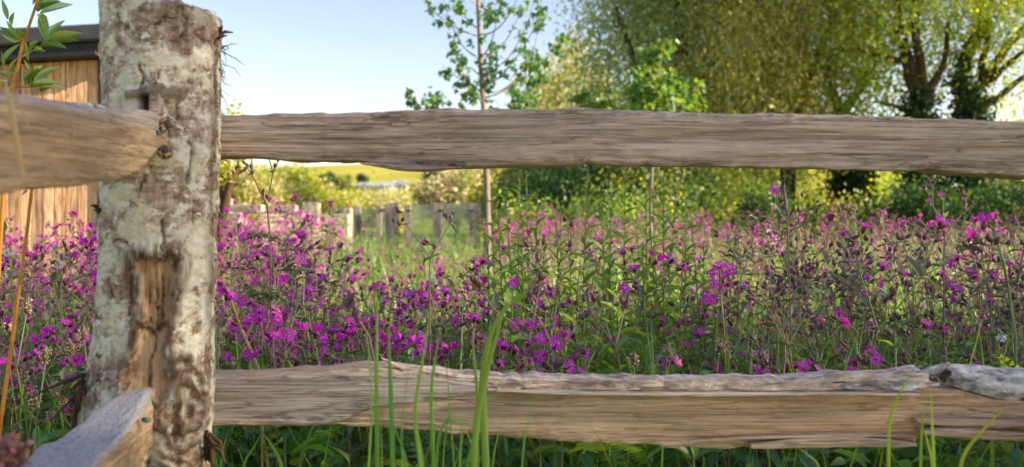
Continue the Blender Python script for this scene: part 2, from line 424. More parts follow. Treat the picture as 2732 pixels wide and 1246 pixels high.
def px_rail(top, bot, d, thick, name, mat, u0, u1, n=420, seed=1, tan_sky_f=None, amp=0.004, grain=0.0012, skew=0.0, knots=()):
    us = np.linspace(u0, u1, n)
    zt = EYE + (HY - polyline_y(top, us)) * K * d; zb = EYE + (HY - polyline_y(bot, us)) * K * d
    x = (us - 1366) * K * d
    dd = d + skew * (us - u0) / (u1 - u0)
    st = np.stack([x, dd, dd + thick, zb, zt], 1)
    g, V = cross_loft(st, 0, amp, seed, 120, True, grain, 0.5, 30)
    vv = g.arr()[0]
    tan = np.zeros(len(vv)) if tan_sky_f is None else tan_sky_f(U(vv[:, 0], d), HY - (vv[:, 2] - EYE) / (K * d), vv)
    kn = np.zeros(len(vv)); uu_ = U(vv[:, 0], d); vw_ = HY - (vv[:, 2] - EYE) / (K * d)
    for ku, kv, ka, kb in knots:
        q = np.hypot((uu_ - ku) / ka, (vw_ - kv) / kb); kn = np.maximum(kn, np.exp(-q ** 2) * (0.55 + 0.4 * np.sin(q * 9)))
    return part(name, g, mat, fence, True, (PX, PY, 0), {'tan': np.clip(tan, 0, 1), 'knot': np.clip(kn, 0, 1)})

# upper rail, right of the post
top1 = [(500, 312), (585, 308), (760, 303), (980, 298), (1120, 292), (1200, 288), (1300, 291), (1460, 291), (1540, 288), (1560, 286), (1600, 290), (1800, 297), (2200, 306), (2500, 317), (2760, 324)]
bot1 = [(500, 418), (585, 419), (680, 419), (770, 427), (960, 433), (1010, 440), (1060, 449), (1120, 452), (1230, 447), (1300, 443), (1420, 441), (1540, 438), (1570, 434), (1620, 438), (1800, 442), (2300, 450), (2440, 456), (2480, 452), (2560, 462), (2760, 474)]
def grey1(u, v, V):
    tip = np.clip((880 - u) / 90 - (v - 300) / 130, 0, 1) * 0
    return tip + 0.25 * np.clip(fbm(V * [3, 10, 30], 3, 77), 0, 1)
rail_a = px_rail(top1, bot1, 1.345, 0.062, 'rail', MAT_RAIL, 505, 4980, 980, 11, grey1, knots=((1552, 428, 22, 9), (1205, 440, 40, 10), (1120, 436, 30, 8), (1780, 398, 5, 4), (2560, 402, 12, 7), (2450, 448, 24, 7), (700, 330, 6, 4)))
# a splinter torn from its lower edge
def sliver(pts, d, w, th, name, mat, parent, seed=0):
    p = np.array([P(u, v, d) for u, v in pts]); t = np.linspace(0, 1, 40); s = np.linspace(0, 1, len(p))
    q = np.stack([np.interp(t, s, p[:, k]) for k in range(3)], 1); q += 0.0012 * fbm(q * 60, 3, seed)[:, None]
    ww = w * np.sin(np.clip(t * 0.9 + 0.05, 0, 1) * math.pi) ** 0.6 + 0.0004
    st = np.stack([q[:, 0], q[:, 1] - th / 2, q[:, 1] + th / 2, q[:, 2] - ww / 2, q[:, 2] + ww / 2], 1)
    g, _ = cross_loft(st, 0, 0.0006, seed, 12, True, 0.0, 0.15)
    return part(name, g, mat, parent, True, (PX, PY, 0), {'tan': np.zeros(g.n)})
sliver([(965, 436), (1040, 444), (1120, 449), (1230, 448)], 1.34, 0.0055, 0.02, 'splinter', MAT_RAIL, fence, 5)
sliver([(985, 441), (1060, 452), (1150, 456), (1200, 451)], 1.342, 0.004, 0.02, 'splinter', MAT_RAIL, fence, 6)

# lower rail, right of the post
top2 = [(480, 1012), (565, 1007), (700, 1002), (860, 994), (960, 987), (1020, 984), (1100, 995), (1220, 1014), (1320, 1030), (1500, 1036), (1750, 1042), (2000, 1040), (2300, 1042), (2450, 1034), (2560, 1040), (2660, 1062), (2790, 1078)]
bot2 = [(480, 1128), (565, 1129), (700, 1134), (900, 1137), (1010, 1141), (1150, 1148), (1300, 1162), (1500, 1178), (1700, 1188), (1850, 1198), (1960, 1200), (2180, 1196), (2380, 1196), (2440, 1188), (2456, 1160), (2520, 1162), (2600, 1172), (2700, 1178), (2790, 1176)]
def tan2(u, v, V):
    f = sstep(1300, 1700, u) * 0.25
    f = f + sstep(2050, 2500, u) * sstep(1110, 1150, v) * 0.8
    pale = sstep(1180, 1350, u)
    return f + 0.25 * pale * np.clip(fbm(V * [2, 10, 25], 3, 31) + .2, 0, 1)
rail_b = px_rail(top2, bot2, 1.345, 0.07, 'rail', MAT_RAIL2, 500, 4980, 980, 23, tan2, 0.005, 0.0016, knots=((905, 1098, 26, 14), (2480, 1140, 26, 12), (2300, 1085, 10, 6), (1700, 1110, 8, 5)))
# grey weathered facet at its post end and long splits near its right end
m_grey = wood_mat('rail_facet_wood', (168, 156, 148), (188, 176, 166), (206, 196, 186), 0)
us = np.linspace(502, 1330, 120)
ft = polyline_y(top2, us) + 4; fb = np.interp(us, [502, 860, 920, 1000, 1150, 1330], [1126, 1133, 1118, 1084, 1068, 1040]) 
st = np.stack([(us - 1366) * K * 1.34, np.full(120, 1.3415), np.full(120, 1.372), EYE + (HY - fb) * K * 1.345, EYE + (HY - ft) * K * 1.345], 1)
g, _ = cross_loft(st, 0, 0.0022, 51, 100, True, 0.0006, 0.2, 8)
part('split_facet', g, m_grey, fence, True, (PX, PY, 0))
sliver([(1840, 1176), (2000, 1168), (2250, 1160), (2440, 1160)], 1.338, 0.0035, 0.012, 'splinter', MAT_RAIL2, fence, 8)
sliver([(2000, 1188), (2150, 1180), (2300, 1178), (2440, 1184)], 1.336, 0.014, 0.018, 'splinter', MAT_RAIL2, fence, 9)
sliver([(2440, 1120), (2560, 1126), (2650, 1130), (2780, 1124)], 1.336, 0.012, 0.02, 'splinter', MAT_RAIL2, fence, 10)
sliver([(2455, 1150), (2550, 1150), (2660, 1160), (2780, 1158)], 1.334, 0.014, 0.024, 'splinter', MAT_RAIL2, fence, 12)
sliver([(1300, 1040), (1500, 1046), (1800, 1053), (2100, 1050), (2450, 1052)], 1.337, 0.005, 0.014, 'splinter', wood_mat('pale_split', (190, 172, 152), (222, 206, 188), (240, 228, 214), 0), fence, 14)
# bark left along its top
us = np.linspace(1020, 2475, 300)
bt = np.interp(us, [1020, 1040, 1080, 1200, 1320, 1500, 1750, 2000, 2150, 2220, 2300, 2350, 2420, 2475], [953, 962, 978, 1000, 1009, 1013, 1016, 1014, 1013, 1000, 998, 1004, 996, 990])
bb = np.interp(us, [1020, 1040, 1080, 1200, 1320, 1500, 2000, 2450, 2475], [958, 972, 992, 1016, 1030, 1036, 1042, 1036, 1020])
bt = bt + 5 * fbm(np.stack([us / 22, us * 0, us * 0], -1), 3, 4); bb = bb + 6 * fbm(np.stack([us / 30, us * 0 + 5, us * 0], -1), 3, 4)
st = np.stack([(us - 1366) * K * 1.35, 1.345 + 0 * us, 1.345 + 0.055 * np.clip((us - 1015) / 120, 0.15, 1), EYE + (HY - bb) * K * 1.35, EYE + (HY - bt) * K * 1.35], 1)
g, _ = cross_loft(st, 0, 0.0035, 61, 80, True, 0.001, 0.35, 20)
part('bark_strip', g, MAT_BARKRAIL, fence, True, (PX, PY, 0))
r = np.random.default_rng(4)
for k in range(34):
    u = r.uniform(1330, 2460); v = np.interp(u, [1330, 2460], [1024, 1020]) + r.uniform(-2, 14); L_, h_ = r.uniform(0.012, 0.04), r.uniform(0.002, 0.005); n = 9
    a = np.linspace(0, 2 * math.pi, n, endpoint=False); e_ = 1 + 0.35 * r.normal(size=n)
    V = np.stack([np.cos(a) * L_ * e_, 0.0 * a - 0.0012 + 0.002 * np.cos(a * 2), np.sin(a) * h_ * e_], 1); V2 = V + [0, 0.0022, 0]
    V = np.concatenate([V, V2, [[0, -0.002, 0]], [[0, 0.001, 0]]]) + P(u, v, 1.341 + r.uniform(-0.002, 0.003))
    g = Geo().add(V, [[i, (i + 1) % n, n + (i + 1) % n, n + i] for i in range(n)], [[i, (i + 1) % n, 2 * n] for i in range(n)] + [[n + (i + 1) % n, n + i, 2 * n + 1] for i in range(n)])
    part('bark_flake', g, MAT_BARKRAIL if u < 2250 else MAT_BARKGREY, fence, False, (PX, PY, 0))
# curled peeling bark at the right end: a bent shell
nu, nl = 26, 90
us = np.linspace(2520, 2800, nl); V = np.zeros((2, nl, nu, 3))
for i, u in enumerate(us):
    f = i / (nl - 1)
    cx = P(u, np.interp(u, [2520, 2560, 2650, 2800], [1000, 1012, 1030, 1040]), 1.37)
    rr = np.interp(f, [0, 0.1, 0.3, 1], [0.016, 0.02, 0.025, 0.028]); a0, a1 = np.interp(f, [0, 1], [-0.7, -0.5]), np.interp(f, [0, 0.15, 1], [3.9, 3.4, 3.3])
    a = np.linspace(a0, a1, nu)
    for k in (0, 1):
        rk = rr - 0.0035 * k + 0.0022 * fbm(np.stack([np.full(nu, u / 30), a * 3, a * 0], -1), 3, 8)
        V[k, i, :, 0] = cx[0] + 0.004 * np.sin(a * 5) * (1 - f) ** 6; V[k, i, :, 1] = cx[1] - np.cos(a) * rk; V[k, i, :, 2] = cx[2] + np.sin(a) * rk
g = Geo(); ii = np.arange(nl - 1)[:, None] * nu + np.arange(nu - 1)[None]; q = np.stack([ii, ii + 1, ii + nu + 1, ii + nu], -1).reshape(-1, 4)
g.add(np.concatenate([V[0].reshape(-1, 3), V[1].reshape(-1, 3)]), np.concatenate([q, q[:, ::-1] + nl * nu,
      [[j, j + 1, nl * nu + j + 1, nl * nu + j] for j in range(nu - 1)], [[i * nu, (i + 1) * nu, nl * nu + (i + 1) * nu, nl * nu + i * nu] for i in range(nl - 1)], [[i * nu + nu - 1, (i + 1) * nu + nu - 1, nl * nu + (i + 1) * nu + nu - 1, nl * nu + i * nu + nu - 1] for i in range(nl - 1)]]))
o = part('bark_strip', g, MAT_BARKGREY, fence, True, (PX, PY, 0)); o['label'] = 'curled grey peeling bark'
g = Geo(); tube(g, [P(2400, 1008, 1.36), P(2450, 1000, 1.355), P(2500, 985, 1.35), P(2535, 968, 1.345)], [0.006, 0.005, 0.006, 0.002], 8)
part('bark_flake', g, MAT_BARKGREY, fence, True, (PX, PY, 0))

# rails running from the post towards the viewer on the left
def y_rail(rows, name, n=260, seed=3, tan_sky_f=None, amp=0.003):
    r_ = np.array(rows, float); y = np.linspace(r_[0, 0], r_[-1, 0], n)
    st = np.stack([y] + [np.interp(y, r_[:, 0], r_[:, k]) for k in range(1, 5)], 1)
    g, V = cross_loft(st, 1, amp, seed, 120, True, 0.001, 0.5, 14)
    vv = g.arr()[0]
    return part(name, g, MAT_RAILY, fence, True, (PX, PY, 0), {'tan': np.zeros(len(vv)) if tan_sky_f is None else tan_sky_f(vv)})  # the tan attribute carries the painted sky tint here
y_rail([(-0.6, -0.51, -0.425, EYE + 0.000, EYE + 0.088), (0.40, -0.505, -0.425, EYE + 0.002, EYE + 0.0885), (0.82, -0.50, -0.422, EYE + 0.006, EYE + 0.0915),
        (1.00, -0.50, -0.421, EYE + 0.018, EYE + 0.096), (1.07, -0.496, -0.419, EYE + 0.026, EYE + 0.099), (1.11, -0.49, -0.416, EYE + 0.036, EYE + 0.102),
        (1.155, -0.48, -0.415, EYE + 0.056, EYE + 0.106), (1.175, -0.475, -0.416, EYE + 0.064, EYE + 0.107), (1.186, -0.474, -0.420, EYE + 0.066, EYE + 0.107), (1.27, -0.47, -0.43, EYE + 0.066, EYE + 0.10)], 'rail', 300, 41,
       lambda v: sstep(EYE + 0.078, EYE + 0.092, v[:, 2]) * 0.6)  # upper rail's top painted with the sky tint
y_rail([(-0.6, -0.53, -0.425, 0.49, 0.585), (0.55, -0.53, -0.425, 0.505, 0.597), (0.85, -0.525, -0.424, 0.55, 0.621), (1.0, -0.508, -0.420, 0.568, 0.637), (1.08, -0.492, -0.420, 0.582, 0.648),
        (1.14, -0.476, -0.427, 0.592, 0.662), (1.19, -0.466, -0.438, 0.60, 0.672), (1.27, -0.462, -0.444, 0.60, 0.674)], 'rail', 300, 45,
       lambda v: sstep(0.0, 1.0, (v[:, 2] - np.interp(v[:, 1], [0.55, 0.85, 1.0, 1.14], [0.585, 0.609, 0.625, 0.650])) / 0.008))  # same painted skylight over the lower rail's top face
g = Geo(); rr = np.linspace(0, 1, 40)
tube(g, np.stack([-0.47 + 0.02 * np.sin(rr * 9), 0.55 + rr * 0.63, EYE + 0.0925 + 0.010 * rr + 0.002 * np.sin(rr * 40)], 1), 0.004 + 0.002 * np.sin(rr * 23) ** 2, 7)
part('bark_strip', g, MAT_BARKGREY, fence, True, (PX, PY, 0))

# ---- the post
nth, nz_ = 200, 440
zmin, zmax = 0.0, 1.158
lft = [(0, 272), (60, 277), (200, 280), (300, 276), (500, 275), (560, 279), (640, 272), (780, 265), (900, 256), (960, 248), (1030, 228), (1100, 212), (1246, 196), (2000, 170)]
rgt = [(0, 586), (40, 585), (250, 584), (400, 581), (560, 579), (623, 575), (800, 570), (1000, 565), (1100, 562), (1246, 556), (2000, 560)]
zz = np.linspace(zmin, zmax, nz_); th = np.linspace(0, 2 * math.pi, nth, endpoint=False)
ZZ, TH = np.meshgrid(zz, th, indexing='ij')
vrow = HY - (ZZ - EYE) / (K * 1.29)
ul = polyline_y(lft, vrow); ur = polyline_y(rgt, vrow)
CX = ((ul + ur) / 2 - 1366) * K * 1.29; RR = (ur - ul) / 2 * K * 1.29 * 0.995
front = np.clip(-np.cos(TH), 0, 1)
sx, sy = np.sin(TH), -np.cos(TH)
RY = np.minimum(RR, 0.082)
dep0 = 1.29 + sy * RY * 1.0
px_u = 1366 + (CX + sx * RR) / (K * dep0); px_v = HY - (ZZ - EYE) / (K * dep0)
FR = (sy < -0.05)
wob = 14 * fbm(np.stack([px_u / 16, px_v / 22, 0 * px_u], -1), 4, 3); wob2 = 16 * fbm(np.stack([px_u / 16, px_v / 22, 0 * px_u + 9], -1), 4, 3)
uu, vv2 = px_u + wob, px_v + wob2
fray = 26 * fbm(np.stack([px_u / 5, px_v / 90, 0 * px_u], -1), 3, 91)
def inpoly(poly, soft=6.0, fr=0.0):
    """signed softness inside a left/right bounded region given by rows (v, u_left, u_right)"""
    p = np.array(poly, float); l = np.interp(vv2, p[:, 0], p[:, 1]); r_ = np.interp(vv2, p[:, 0], p[:, 2])
    a = np.minimum(uu - l, r_ - uu); b2 = np.minimum(vv2 + fr * fray - p[0, 0], p[-1, 0] - vv2 - fr * fray)
    return sstep(-soft, soft, np.minimum(a, b2)) * FR
scar = inpoly([(688, 362, 470), (760, 378, 462), (840, 384, 448), (880, 372, 440), (930, 356, 436), (990, 340, 432), (1018, 332, 450), (1060, 330, 452)], 6, 1.0)
halo = inpoly([(664, 316, 506), (760, 334, 502), (840, 350, 478), (900, 334, 466), (960, 324, 470), (1020, 312, 510), (1075, 308, 526)], 14, 1.3)
brown = inpoly([(-40, 440, 560), (40, 420, 575), (80, 440, 578), (110, 470, 570), (150, 480, 500)], 14) * 0.75
swirl = inpoly([(940, 440, 500), (985, 440, 535), (1050, 452, 548), (1120, 420, 545), (1180, 430, 535), (1280, 400, 520)], 14)
lower = inpoly([(1085, 396, 540), (1180, 396, 540), (1300, 380, 540)], 10) * 0.4
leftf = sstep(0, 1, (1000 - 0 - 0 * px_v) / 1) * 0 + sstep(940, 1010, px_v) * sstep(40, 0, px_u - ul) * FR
hole = sstep(-2, 4, np.minimum(np.minimum(px_u - 370, 408 - px_u), np.minimum(px_v - 254, 298 - px_v))) * FR
lip = inpoly([(226, 388, 440), (240, 350, 470), (252, 338, 505), (262, 345, 500)], 5)
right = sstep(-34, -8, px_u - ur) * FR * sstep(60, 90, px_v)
def crack(pts, wdt):
    p = np.array(pts, float); best = np.full(uu.shape, 1e9)
    for a, b2 in zip(p[:-1], p[1:]):
        ab = b2 - a; t = np.clip(((px_u + wob * .9 - a[0]) * ab[0] + (px_v + wob2 * .9 - a[1]) * ab[1]) / (ab @ ab), 0, 1)
        best = np.minimum(best, np.hypot(px_u + wob * .9 - a[0] - t * ab[0], px_v + wob2 * .9 - a[1] - t * ab[1]))
    return np.exp(-(best / (wdt * (0.45 + 0.9 * np.clip(fbm(np.stack([px_u / 10, px_v / 12, 0 * px_u], -1), 3, 44) + 0.45, 0, 1)))) ** 2) * FR
cr = 0
for pts, wd in (([(372, 175), (378, 210), (370, 238)], 4), ([(428, 180), (420, 212), (414, 236)], 3.5), ([(476, 275), (472, 330)], 3), ([(503, 375), (516, 400), (512, 440), (503, 490)], 3.5),
                ([(433, 590), (436, 640), (438, 690)], 5), ([(488, 5), (498, 60), (486, 110)], 4), ([(317, 0), (316, 55)], 3.5), ([(578, 80), (580, 250), (572, 330)], 5), ([(565, 440), (572, 560)], 4),
                ([(385, 470), (378, 500)], 3), ([(290, 750), (292, 790)], 4), ([(345, 690), (355, 780), (345, 840)], 5), ([(470, 700), (476, 780), (462, 850), (452, 900)], 6), ([(360, 880), (345, 960), (330, 1040)], 5),
                ([(418, 900), (408, 960), (398, 1020)], 3.5), ([(480, 950), (520, 990), (545, 1060), (540, 1120)], 7), ([(396, 1010), (396, 1250)], 7), ([(460, 1080), (470, 1180), (480, 1260)], 7), ([(400, 1150), (470, 1165), (540, 1150)], 4), ([(520, 560), (516, 600)], 3), ([(366, 862), (396, 884), (412, 892), (444, 862)], 7), ([(420, 770), (424, 870)], 4), ([(396, 790), (402, 876)], 3), ([(442, 740), (438, 850)], 3),
                ([(330, 70), (348, 78)], 4), ([(410, 60), (440, 40), (470, 50)], 5), ([(520, 90), (560, 110)], 4), ([(300, 640), (340, 652)], 3), ([(505, 215), (515, 228)], 4), ([(450, 300), (455, 420)], 2.5)):
    cr = np.maximum(cr, crack(pts, wd))
cyl = np.stack([sx * 0.075, sy * 0.075, ZZ], -1)
rough = 0.0042 * fbm(cyl * [60, 60, 30], 5, 2) + 0.0045 * fbm(cyl * [18, 18, 9], 3, 6) + 0.0014 * fbm(cyl * [190, 190, 240], 3, 8)
flat = fbm(np.stack([px_u / 9, px_v / 70, 0 * px_u], -1), 3, 12)
sw = np.sin(np.hypot(px_u - 500, (px_v - 1090) * 0.7) / 5.0 + 5 * fbm(np.stack([px_u / 40, px_v / 40, 0 * px_u], -1), 3, 14))
disp = rough * (1 - 0.75 * scar) - 0.011 * scar + 0.0022 * flat * scar + 0.005 * halo * (1 - scar) + 0.007 * lip + 0.0025 * lip * flat - 0.05 * hole - 0.0042 * cr \
    + swirl * (0.005 + 0.0022 * sw) - 0.004 * lower + 0.003 * brown * flat + right * 0.003 * flat + leftf * 0.004 * flat
TOPF = 1 - 0.5 * sstep(zmax - 0.012, zmax, ZZ) * 0.25
RX2 = (RR + disp) * TOPF; RY2 = (RY + disp) * TOPF
tilt = (0.012 * (-sx) * 1.0 + 0.012 * 0) * sstep(zmax - 0.05, zmax, ZZ)
V = np.stack([CX + sx * RX2, 1.29 + sy * RY2, ZZ + tilt + 0.004 * fbm(np.stack([TH * 6, 0 * TH, 0 * TH], -1), 3, 21) * sstep(zmax - 0.03, zmax, ZZ)], -1).reshape(-1, 3)
i = np.arange(nz_ - 1)[:, None] * nth; j = np.arange(nth)[None]; j2 = (j + 1) % nth
g = Geo().add(V, np.stack([i + j, i + j2, i + nth + j2, i + nth + j], -1).reshape(-1, 4))
ce = V[-nth:].mean(0)
g.add(np.concatenate([V[-nth:], [ce]]), None, [[a, (a + 1) % nth, nth] for a in range(nth)])
pad = lambda a: np.concatenate([np.clip(a, 0, 1).ravel(), np.zeros(nth + 1)])
darkm = np.maximum.reduce([cr * (1 - hole), lip * 0.75, halo * (1 - scar) * np.clip(0.75 + 0.9 * flat, 0, 0.95), brown * (0.55 + 0.5 * flat), swirl * (0.62 + 0.35 * sw), hole, lower, right * (0.5 + 0.5 * flat), leftf * (0.6 + 0.5 * flat), scar * np.clip(0.15 + 1.1 * flat - 0.5 * sstep(860, 900, px_v), 0, 0.9) * 0.85])  # bark fissures and dark bark; the hole's inner shade is painted in too
m, N, L = new_mat('lichened_bark')
tc = nd(N, 'ShaderNodeTexCoord')
def ntex(scale, stretch, det=6.0, rough_=0.6, off=0.0):
    mp = nd(N, 'ShaderNodeMapping'); mp.inputs[3].default_value = stretch; mp.inputs[1].default_value = (off, off, off); L.new(tc.outputs['Object'], mp.inputs[0])
    n = nd(N, 'ShaderNodeTexNoise', i_2=scale, i_3=det, i_4=rough_); L.new(mp.outputs[0], n.inputs[0]); return n.outputs[0]
a1 = ntex(17, (1, 1, 1.25), 10, 0.70); a2 = ntex(60, (1, 1, 1.6), 8, 0.7, 3); a3 = ntex(75, (0.7, 0.7, 2.2), 7, 0.65, 7); a4 = ntex(6, (1, 1, 0.6), 5, 0.6, 11); a5 = ntex(70, (1, 1, 1.2), 6, 0.65, 17); a6 = ntex(1.0, (260, 260, 24), 4, 0.6, 23)
base = ramp(N, [(0.38, lin((116, 97, 80))), (0.5, lin((176, 156, 138))), (0.66, lin((208, 194, 182)))]); L.new(a2, base.inputs[0])
fb_ = ramp(N, [(0.38, (0.62, 0.57, 0.54)), (0.56, (1.05, 1.05, 1.03))]); L.new(a6, fb_.inputs[0])
c = mixc(N, L, 0.75, base.outputs[0], fb_.outputs[0], 'MULTIPLY')
big = ramp(N, [(0.40, (0.66, 0.58, 0.52)), (0.55, (1.0, 1.0, 1.0))]); L.new(a4, big.inputs[0])
c = mixc(N, L, 0.7, c, big.outputs[0], 'MULTIPLY')
lic = ramp(N, [(0.35, lin((192, 184, 160))), (0.65, lin((230, 225, 208)))]); L.new(a2, lic.inputs[0])
lm = ramp(N, [(0.485, (0, 0, 0)), (0.54, (1, 1, 1))]); L.new(a1, lm.inputs[0])
c = mixc(N, L, lm.outputs[0], c, lic.outputs[0])
ls = ramp(N, [(0.575, (0, 0, 0)), (0.615, (1, 1, 1))]); L.new(a5, ls.inputs[0])
c = mixc(N, L, ls.outputs[0], c, lin((226, 222, 212)))
fl = ramp(N, [(0.30, (0.30, 0.22, 0.17)), (0.385, (1, 1, 1))]); L.new(a3, fl.inputs[0])
c = mixc(N, L, 0.9, c, fl.outputs[0], 'MULTIPLY')
fib = ntex(1.0, (240, 240, 16), 5, 0.6, 2)
sc_ = ramp(N, [(0.3, lin((148, 114, 82))), (0.52, lin((196, 160, 122))), (0.72, lin((216, 188, 154)))]); L.new(fib, sc_.inputs[0])
at = nd(N, 'ShaderNodeAttribute', attribute_name='scar'); c = mixc(N, L, at.outputs['Fac'], c, sc_.outputs[0])
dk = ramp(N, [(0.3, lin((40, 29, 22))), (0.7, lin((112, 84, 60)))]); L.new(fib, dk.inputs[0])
at2 = nd(N, 'ShaderNodeAttribute', attribute_name='fissure_hole'); c = mixc(N, L, at2.outputs['Fac'], c, dk.outputs[0])
b = nd(N, 'ShaderNodeBsdfPrincipled'); L.new(c, b.inputs['Base Color']); b.inputs['Roughness'].default_value = 0.9; b.inputs['Specular IOR Level'].default_value = 0.2
bp = nd(N, 'ShaderNodeBump', i_0=0.6, i_1=0.006); L.new(a2, bp.inputs['Height'])
bp2 = nd(N, 'ShaderNodeBump', i_0=0.5, i_1=0.004); L.new(a3, bp2.inputs['Height']); L.new(bp.outputs[0], bp2.inputs['Normal']); L.new(bp2.outputs[0], b.inputs['Normal'])
o = nd(N, 'ShaderNodeOutputMaterial'); L.new(b.outputs[0], o.inputs[0])
post = part('post', g, m, fence, True, (PX, PY, 0), {'scar': pad(scar), 'fissure_hole': pad(darkm)})
post['label'] = 'barked round post with a tan scar'
zz2 = np.linspace(0, 1.15, 120); th2 = np.linspace(0, 2 * math.pi, 72, endpoint=False); Z2, T2 = np.meshgrid(zz2, th2, indexing='ij')
rr2 = 0.07 - 0.006 * Z2 + 0.006 * fbm(np.stack([np.cos(T2) * 2, np.sin(T2) * 2, Z2 * 6], -1), 4, 33); V = np.stack([1.84 + np.sin(T2) * rr2, 1.38 - np.cos(T2) * rr2, Z2], -1).reshape(-1, 3)
i = np.arange(119)[:, None] * 72; j = np.arange(72)[None]; g = Geo().add(V, np.stack([i + j, i + (j + 1) % 72, i + 72 + (j + 1) % 72, i + 72 + j], -1).reshape(-1, 4)); g.add(np.concatenate([V[-72:], [[1.84, 1.38, 1.15]]]), None, [[a, (a + 1) % 72, 72] for a in range(72)])
part('post', g, m, fence, True, (PX, PY, 0))
# bark fibres hanging off the post edges
r = np.random.default_rng(12)
def fibres(g, u, v, n, spread, length, dirs, d=1.29, rad=0.0006):
    for k in range(n):
        p0 = P(u + r.normal() * spread[0], v + r.normal() * spread[1], d + r.normal() * 0.01)
        dv = np.array([dirs[0] + r.normal() * 0.35, r.normal() * 0.3, dirs[1] + r.normal() * 0.35]) * length * r.uniform(0.4, 1.2)
        mid = p0 + dv * 0.5 + r.normal(size=3) * length * 0.12
        tube(g, [p0, mid, p0 + dv + r.normal(size=3) * length * 0.15], [rad, rad, rad * 0.4], 4)
g = Geo()
fibres(g, 584, 190, 16, (2, 40), 0.022, (0.4, -0.9), rad=0.0005); fibres(g, 588, 128, 6, (2, 5), 0.022, (1.0, -0.1), rad=0.0006); fibres(g, 584, 96, 4, (2, 3), 0.014, (1.0, 0.25), rad=0.0022)
part('bark_fibres', g, MAT_DARKBARK, post)['kind'] = 'stuff'
g.c and None
g2 = Geo()
fibres(g2, 246, 990, 12, (6, 18), 0.05, (-0.5, -0.9), 1.27, 0.0024); fibres(g2, 222, 1060, 12, (6, 24), 0.05, (-0.18, -1.0), 1.25, 0.003); fibres(g2, 556, 1190, 14, (4, 30), 0.026, (0.45, -0.8), 1.27, 0.003)
fibres(g2, 268, 560, 8, (3, 7), 0.011, (-0.9, 0.1), 1.25, 0.0016)
part('bark_fibres', g2, MAT_DARKBARK, post)['kind'] = 'stuff'
for ch in post.children:
    ch.data.transform(Matrix.Translation((-PX, -PY, 0)))
# wedge left in the mortise and the green screws
g = Geo(); box(g, (-0.006, -0.012, -0.015), (0.006, 0.012, 0.012), bev=0.002, t=P(418, 277, 1.215))
part('wedge', g, MAT_RAIL, fence, True, (PX, PY, 0), {'tan': np.zeros(g.n)})
for (u, v, d, ax) in ((421, 355, 1.166, (1, -0.5, 0)), (579, 359, 1.338, (0.2, -1, 0)), (392, 1121, 1.13, (1, -0.6, 0))):
    g = Geo(); lathe(g, [(0.0001, 0.0022), (0.0014, 0.0022), (0.0016, 0.0012), (0.0028, 0.0028), (0.003, 0.002), (0.003, -0.006)], 14, 0, M4(basis(ax), P(u, v, d)))
    part('screw', g, MAT_SCREW, fence, True, (PX, PY, 0))

# ---- snails on the post
m_snail, N, L = new_mat('snail_shell')
tc = nd(N, 'ShaderNodeTexCoord'); nz1 = nd(N, 'ShaderNodeTexNoise', i_2=160.0, i_3=5.0); L.new(tc.outputs['Object'], nz1.inputs[0])
wv = nd(N, 'ShaderNodeTexWave', i_1=90.0, i_2=3.0); wv.wave_type = 'RINGS'; L.new(tc.outputs['Object'], wv.inputs[0])
mx = mixc(N, L, 0.5, nz1.outputs[0], wv.outputs[0]); rp = ramp(N, [(0.3, lin((52, 36, 26))), (0.55, lin((120, 86, 58))), (0.75, lin((176, 140, 100)))]); L.new(mx, rp.inputs[0])
b = nd(N, 'ShaderNodeBsdfPrincipled'); L.new(rp.outputs[0], b.inputs['Base Color']); b.inputs['Roughness'].default_value = 0.45
o = nd(N, 'ShaderNodeOutputMaterial'); L.new(b.outputs[0], o.inputs[0])
def snail(u, v, d, roll, lab):
    t = np.linspace(0, 2.6 * 2 * math.pi, 110); f = np.exp(0.155 * (t - t[-1]))
    rs = 0.0068 * f
    ctr = np.stack([np.cos(t) * rs, np.sin(t) * rs, 0.009 * (1 - f) - 0.001], 1)
    g = Geo(); tube(g, ctr, 0.0060 * f + 0.0001, 16)
    s = thing('snail', P(u, v, d), lab, 'snail', 'garden snails resting on the fence post')
    o = link('shell', g.mesh('shell', m_snail), s, M4(basis((0.55, -0.8, 0.1), roll), (0, 0, 0)))
    g = Geo(); tube(g, [(-0.004, 0.003, -0.005), (0.0, 0.004, -0.003), (0.005, 0.003, -0.006)], [0.001, 0.003, 0.001], 10)
    link('foot', g.mesh('foot', m_snail), s)
snail(443, 334, 1.196, 0.6, 'upper brown striped snail shell stuck on the bark beside the rail end')
snail(436, 402, 1.193, 2.2, 'lower brown snail shell stuck on the bark under the other snail')

# ================================================================== hut on the left
MAT_CLAD = wood_mat('cedar_cladding', (182, 140, 104), (212, 170, 130), (228, 196, 160), 2, fine=0.35)
_n = MAT_CLAD.node_tree; _b = next(n for n in _n.nodes if n.type == 'BSDF_PRINCIPLED'); _src = _b.inputs['Base Color'].links[0].from_socket
_oi = nd(_n.nodes, 'ShaderNodeObjectInfo'); _mr = nd(_n.nodes, 'ShaderNodeMapRange', i_3=0.72, i_4=1.25); _n.links.new(_oi.outputs['Random'], _mr.inputs[0])
_h = nd(_n.nodes, 'ShaderNodeHueSaturation'); _n.links.new(_src, _h.inputs[4]); _n.links.new(_mr.outputs[0], _h.inputs[2]); _n.links.new(_h.outputs[0], _b.inputs['Base Color'])
MAT_ROOF = simple_mat('grey_membrane', (52, 55, 60), (70, 73, 78), 12, 0.6, 0.1)
MAT_TRIM = simple_mat('dark_trim', (28, 32, 38), (40, 44, 50), 20, 0.5, 0)
MAT_SOFFIT = simple_mat('pale_batten', (168, 142, 112), (196, 172, 142), 20, 0.8, 0.1, (1, 1, 0.2))
hA = P(276, 540, 6.0); hA[2] = 0                      # front right corner on the ground
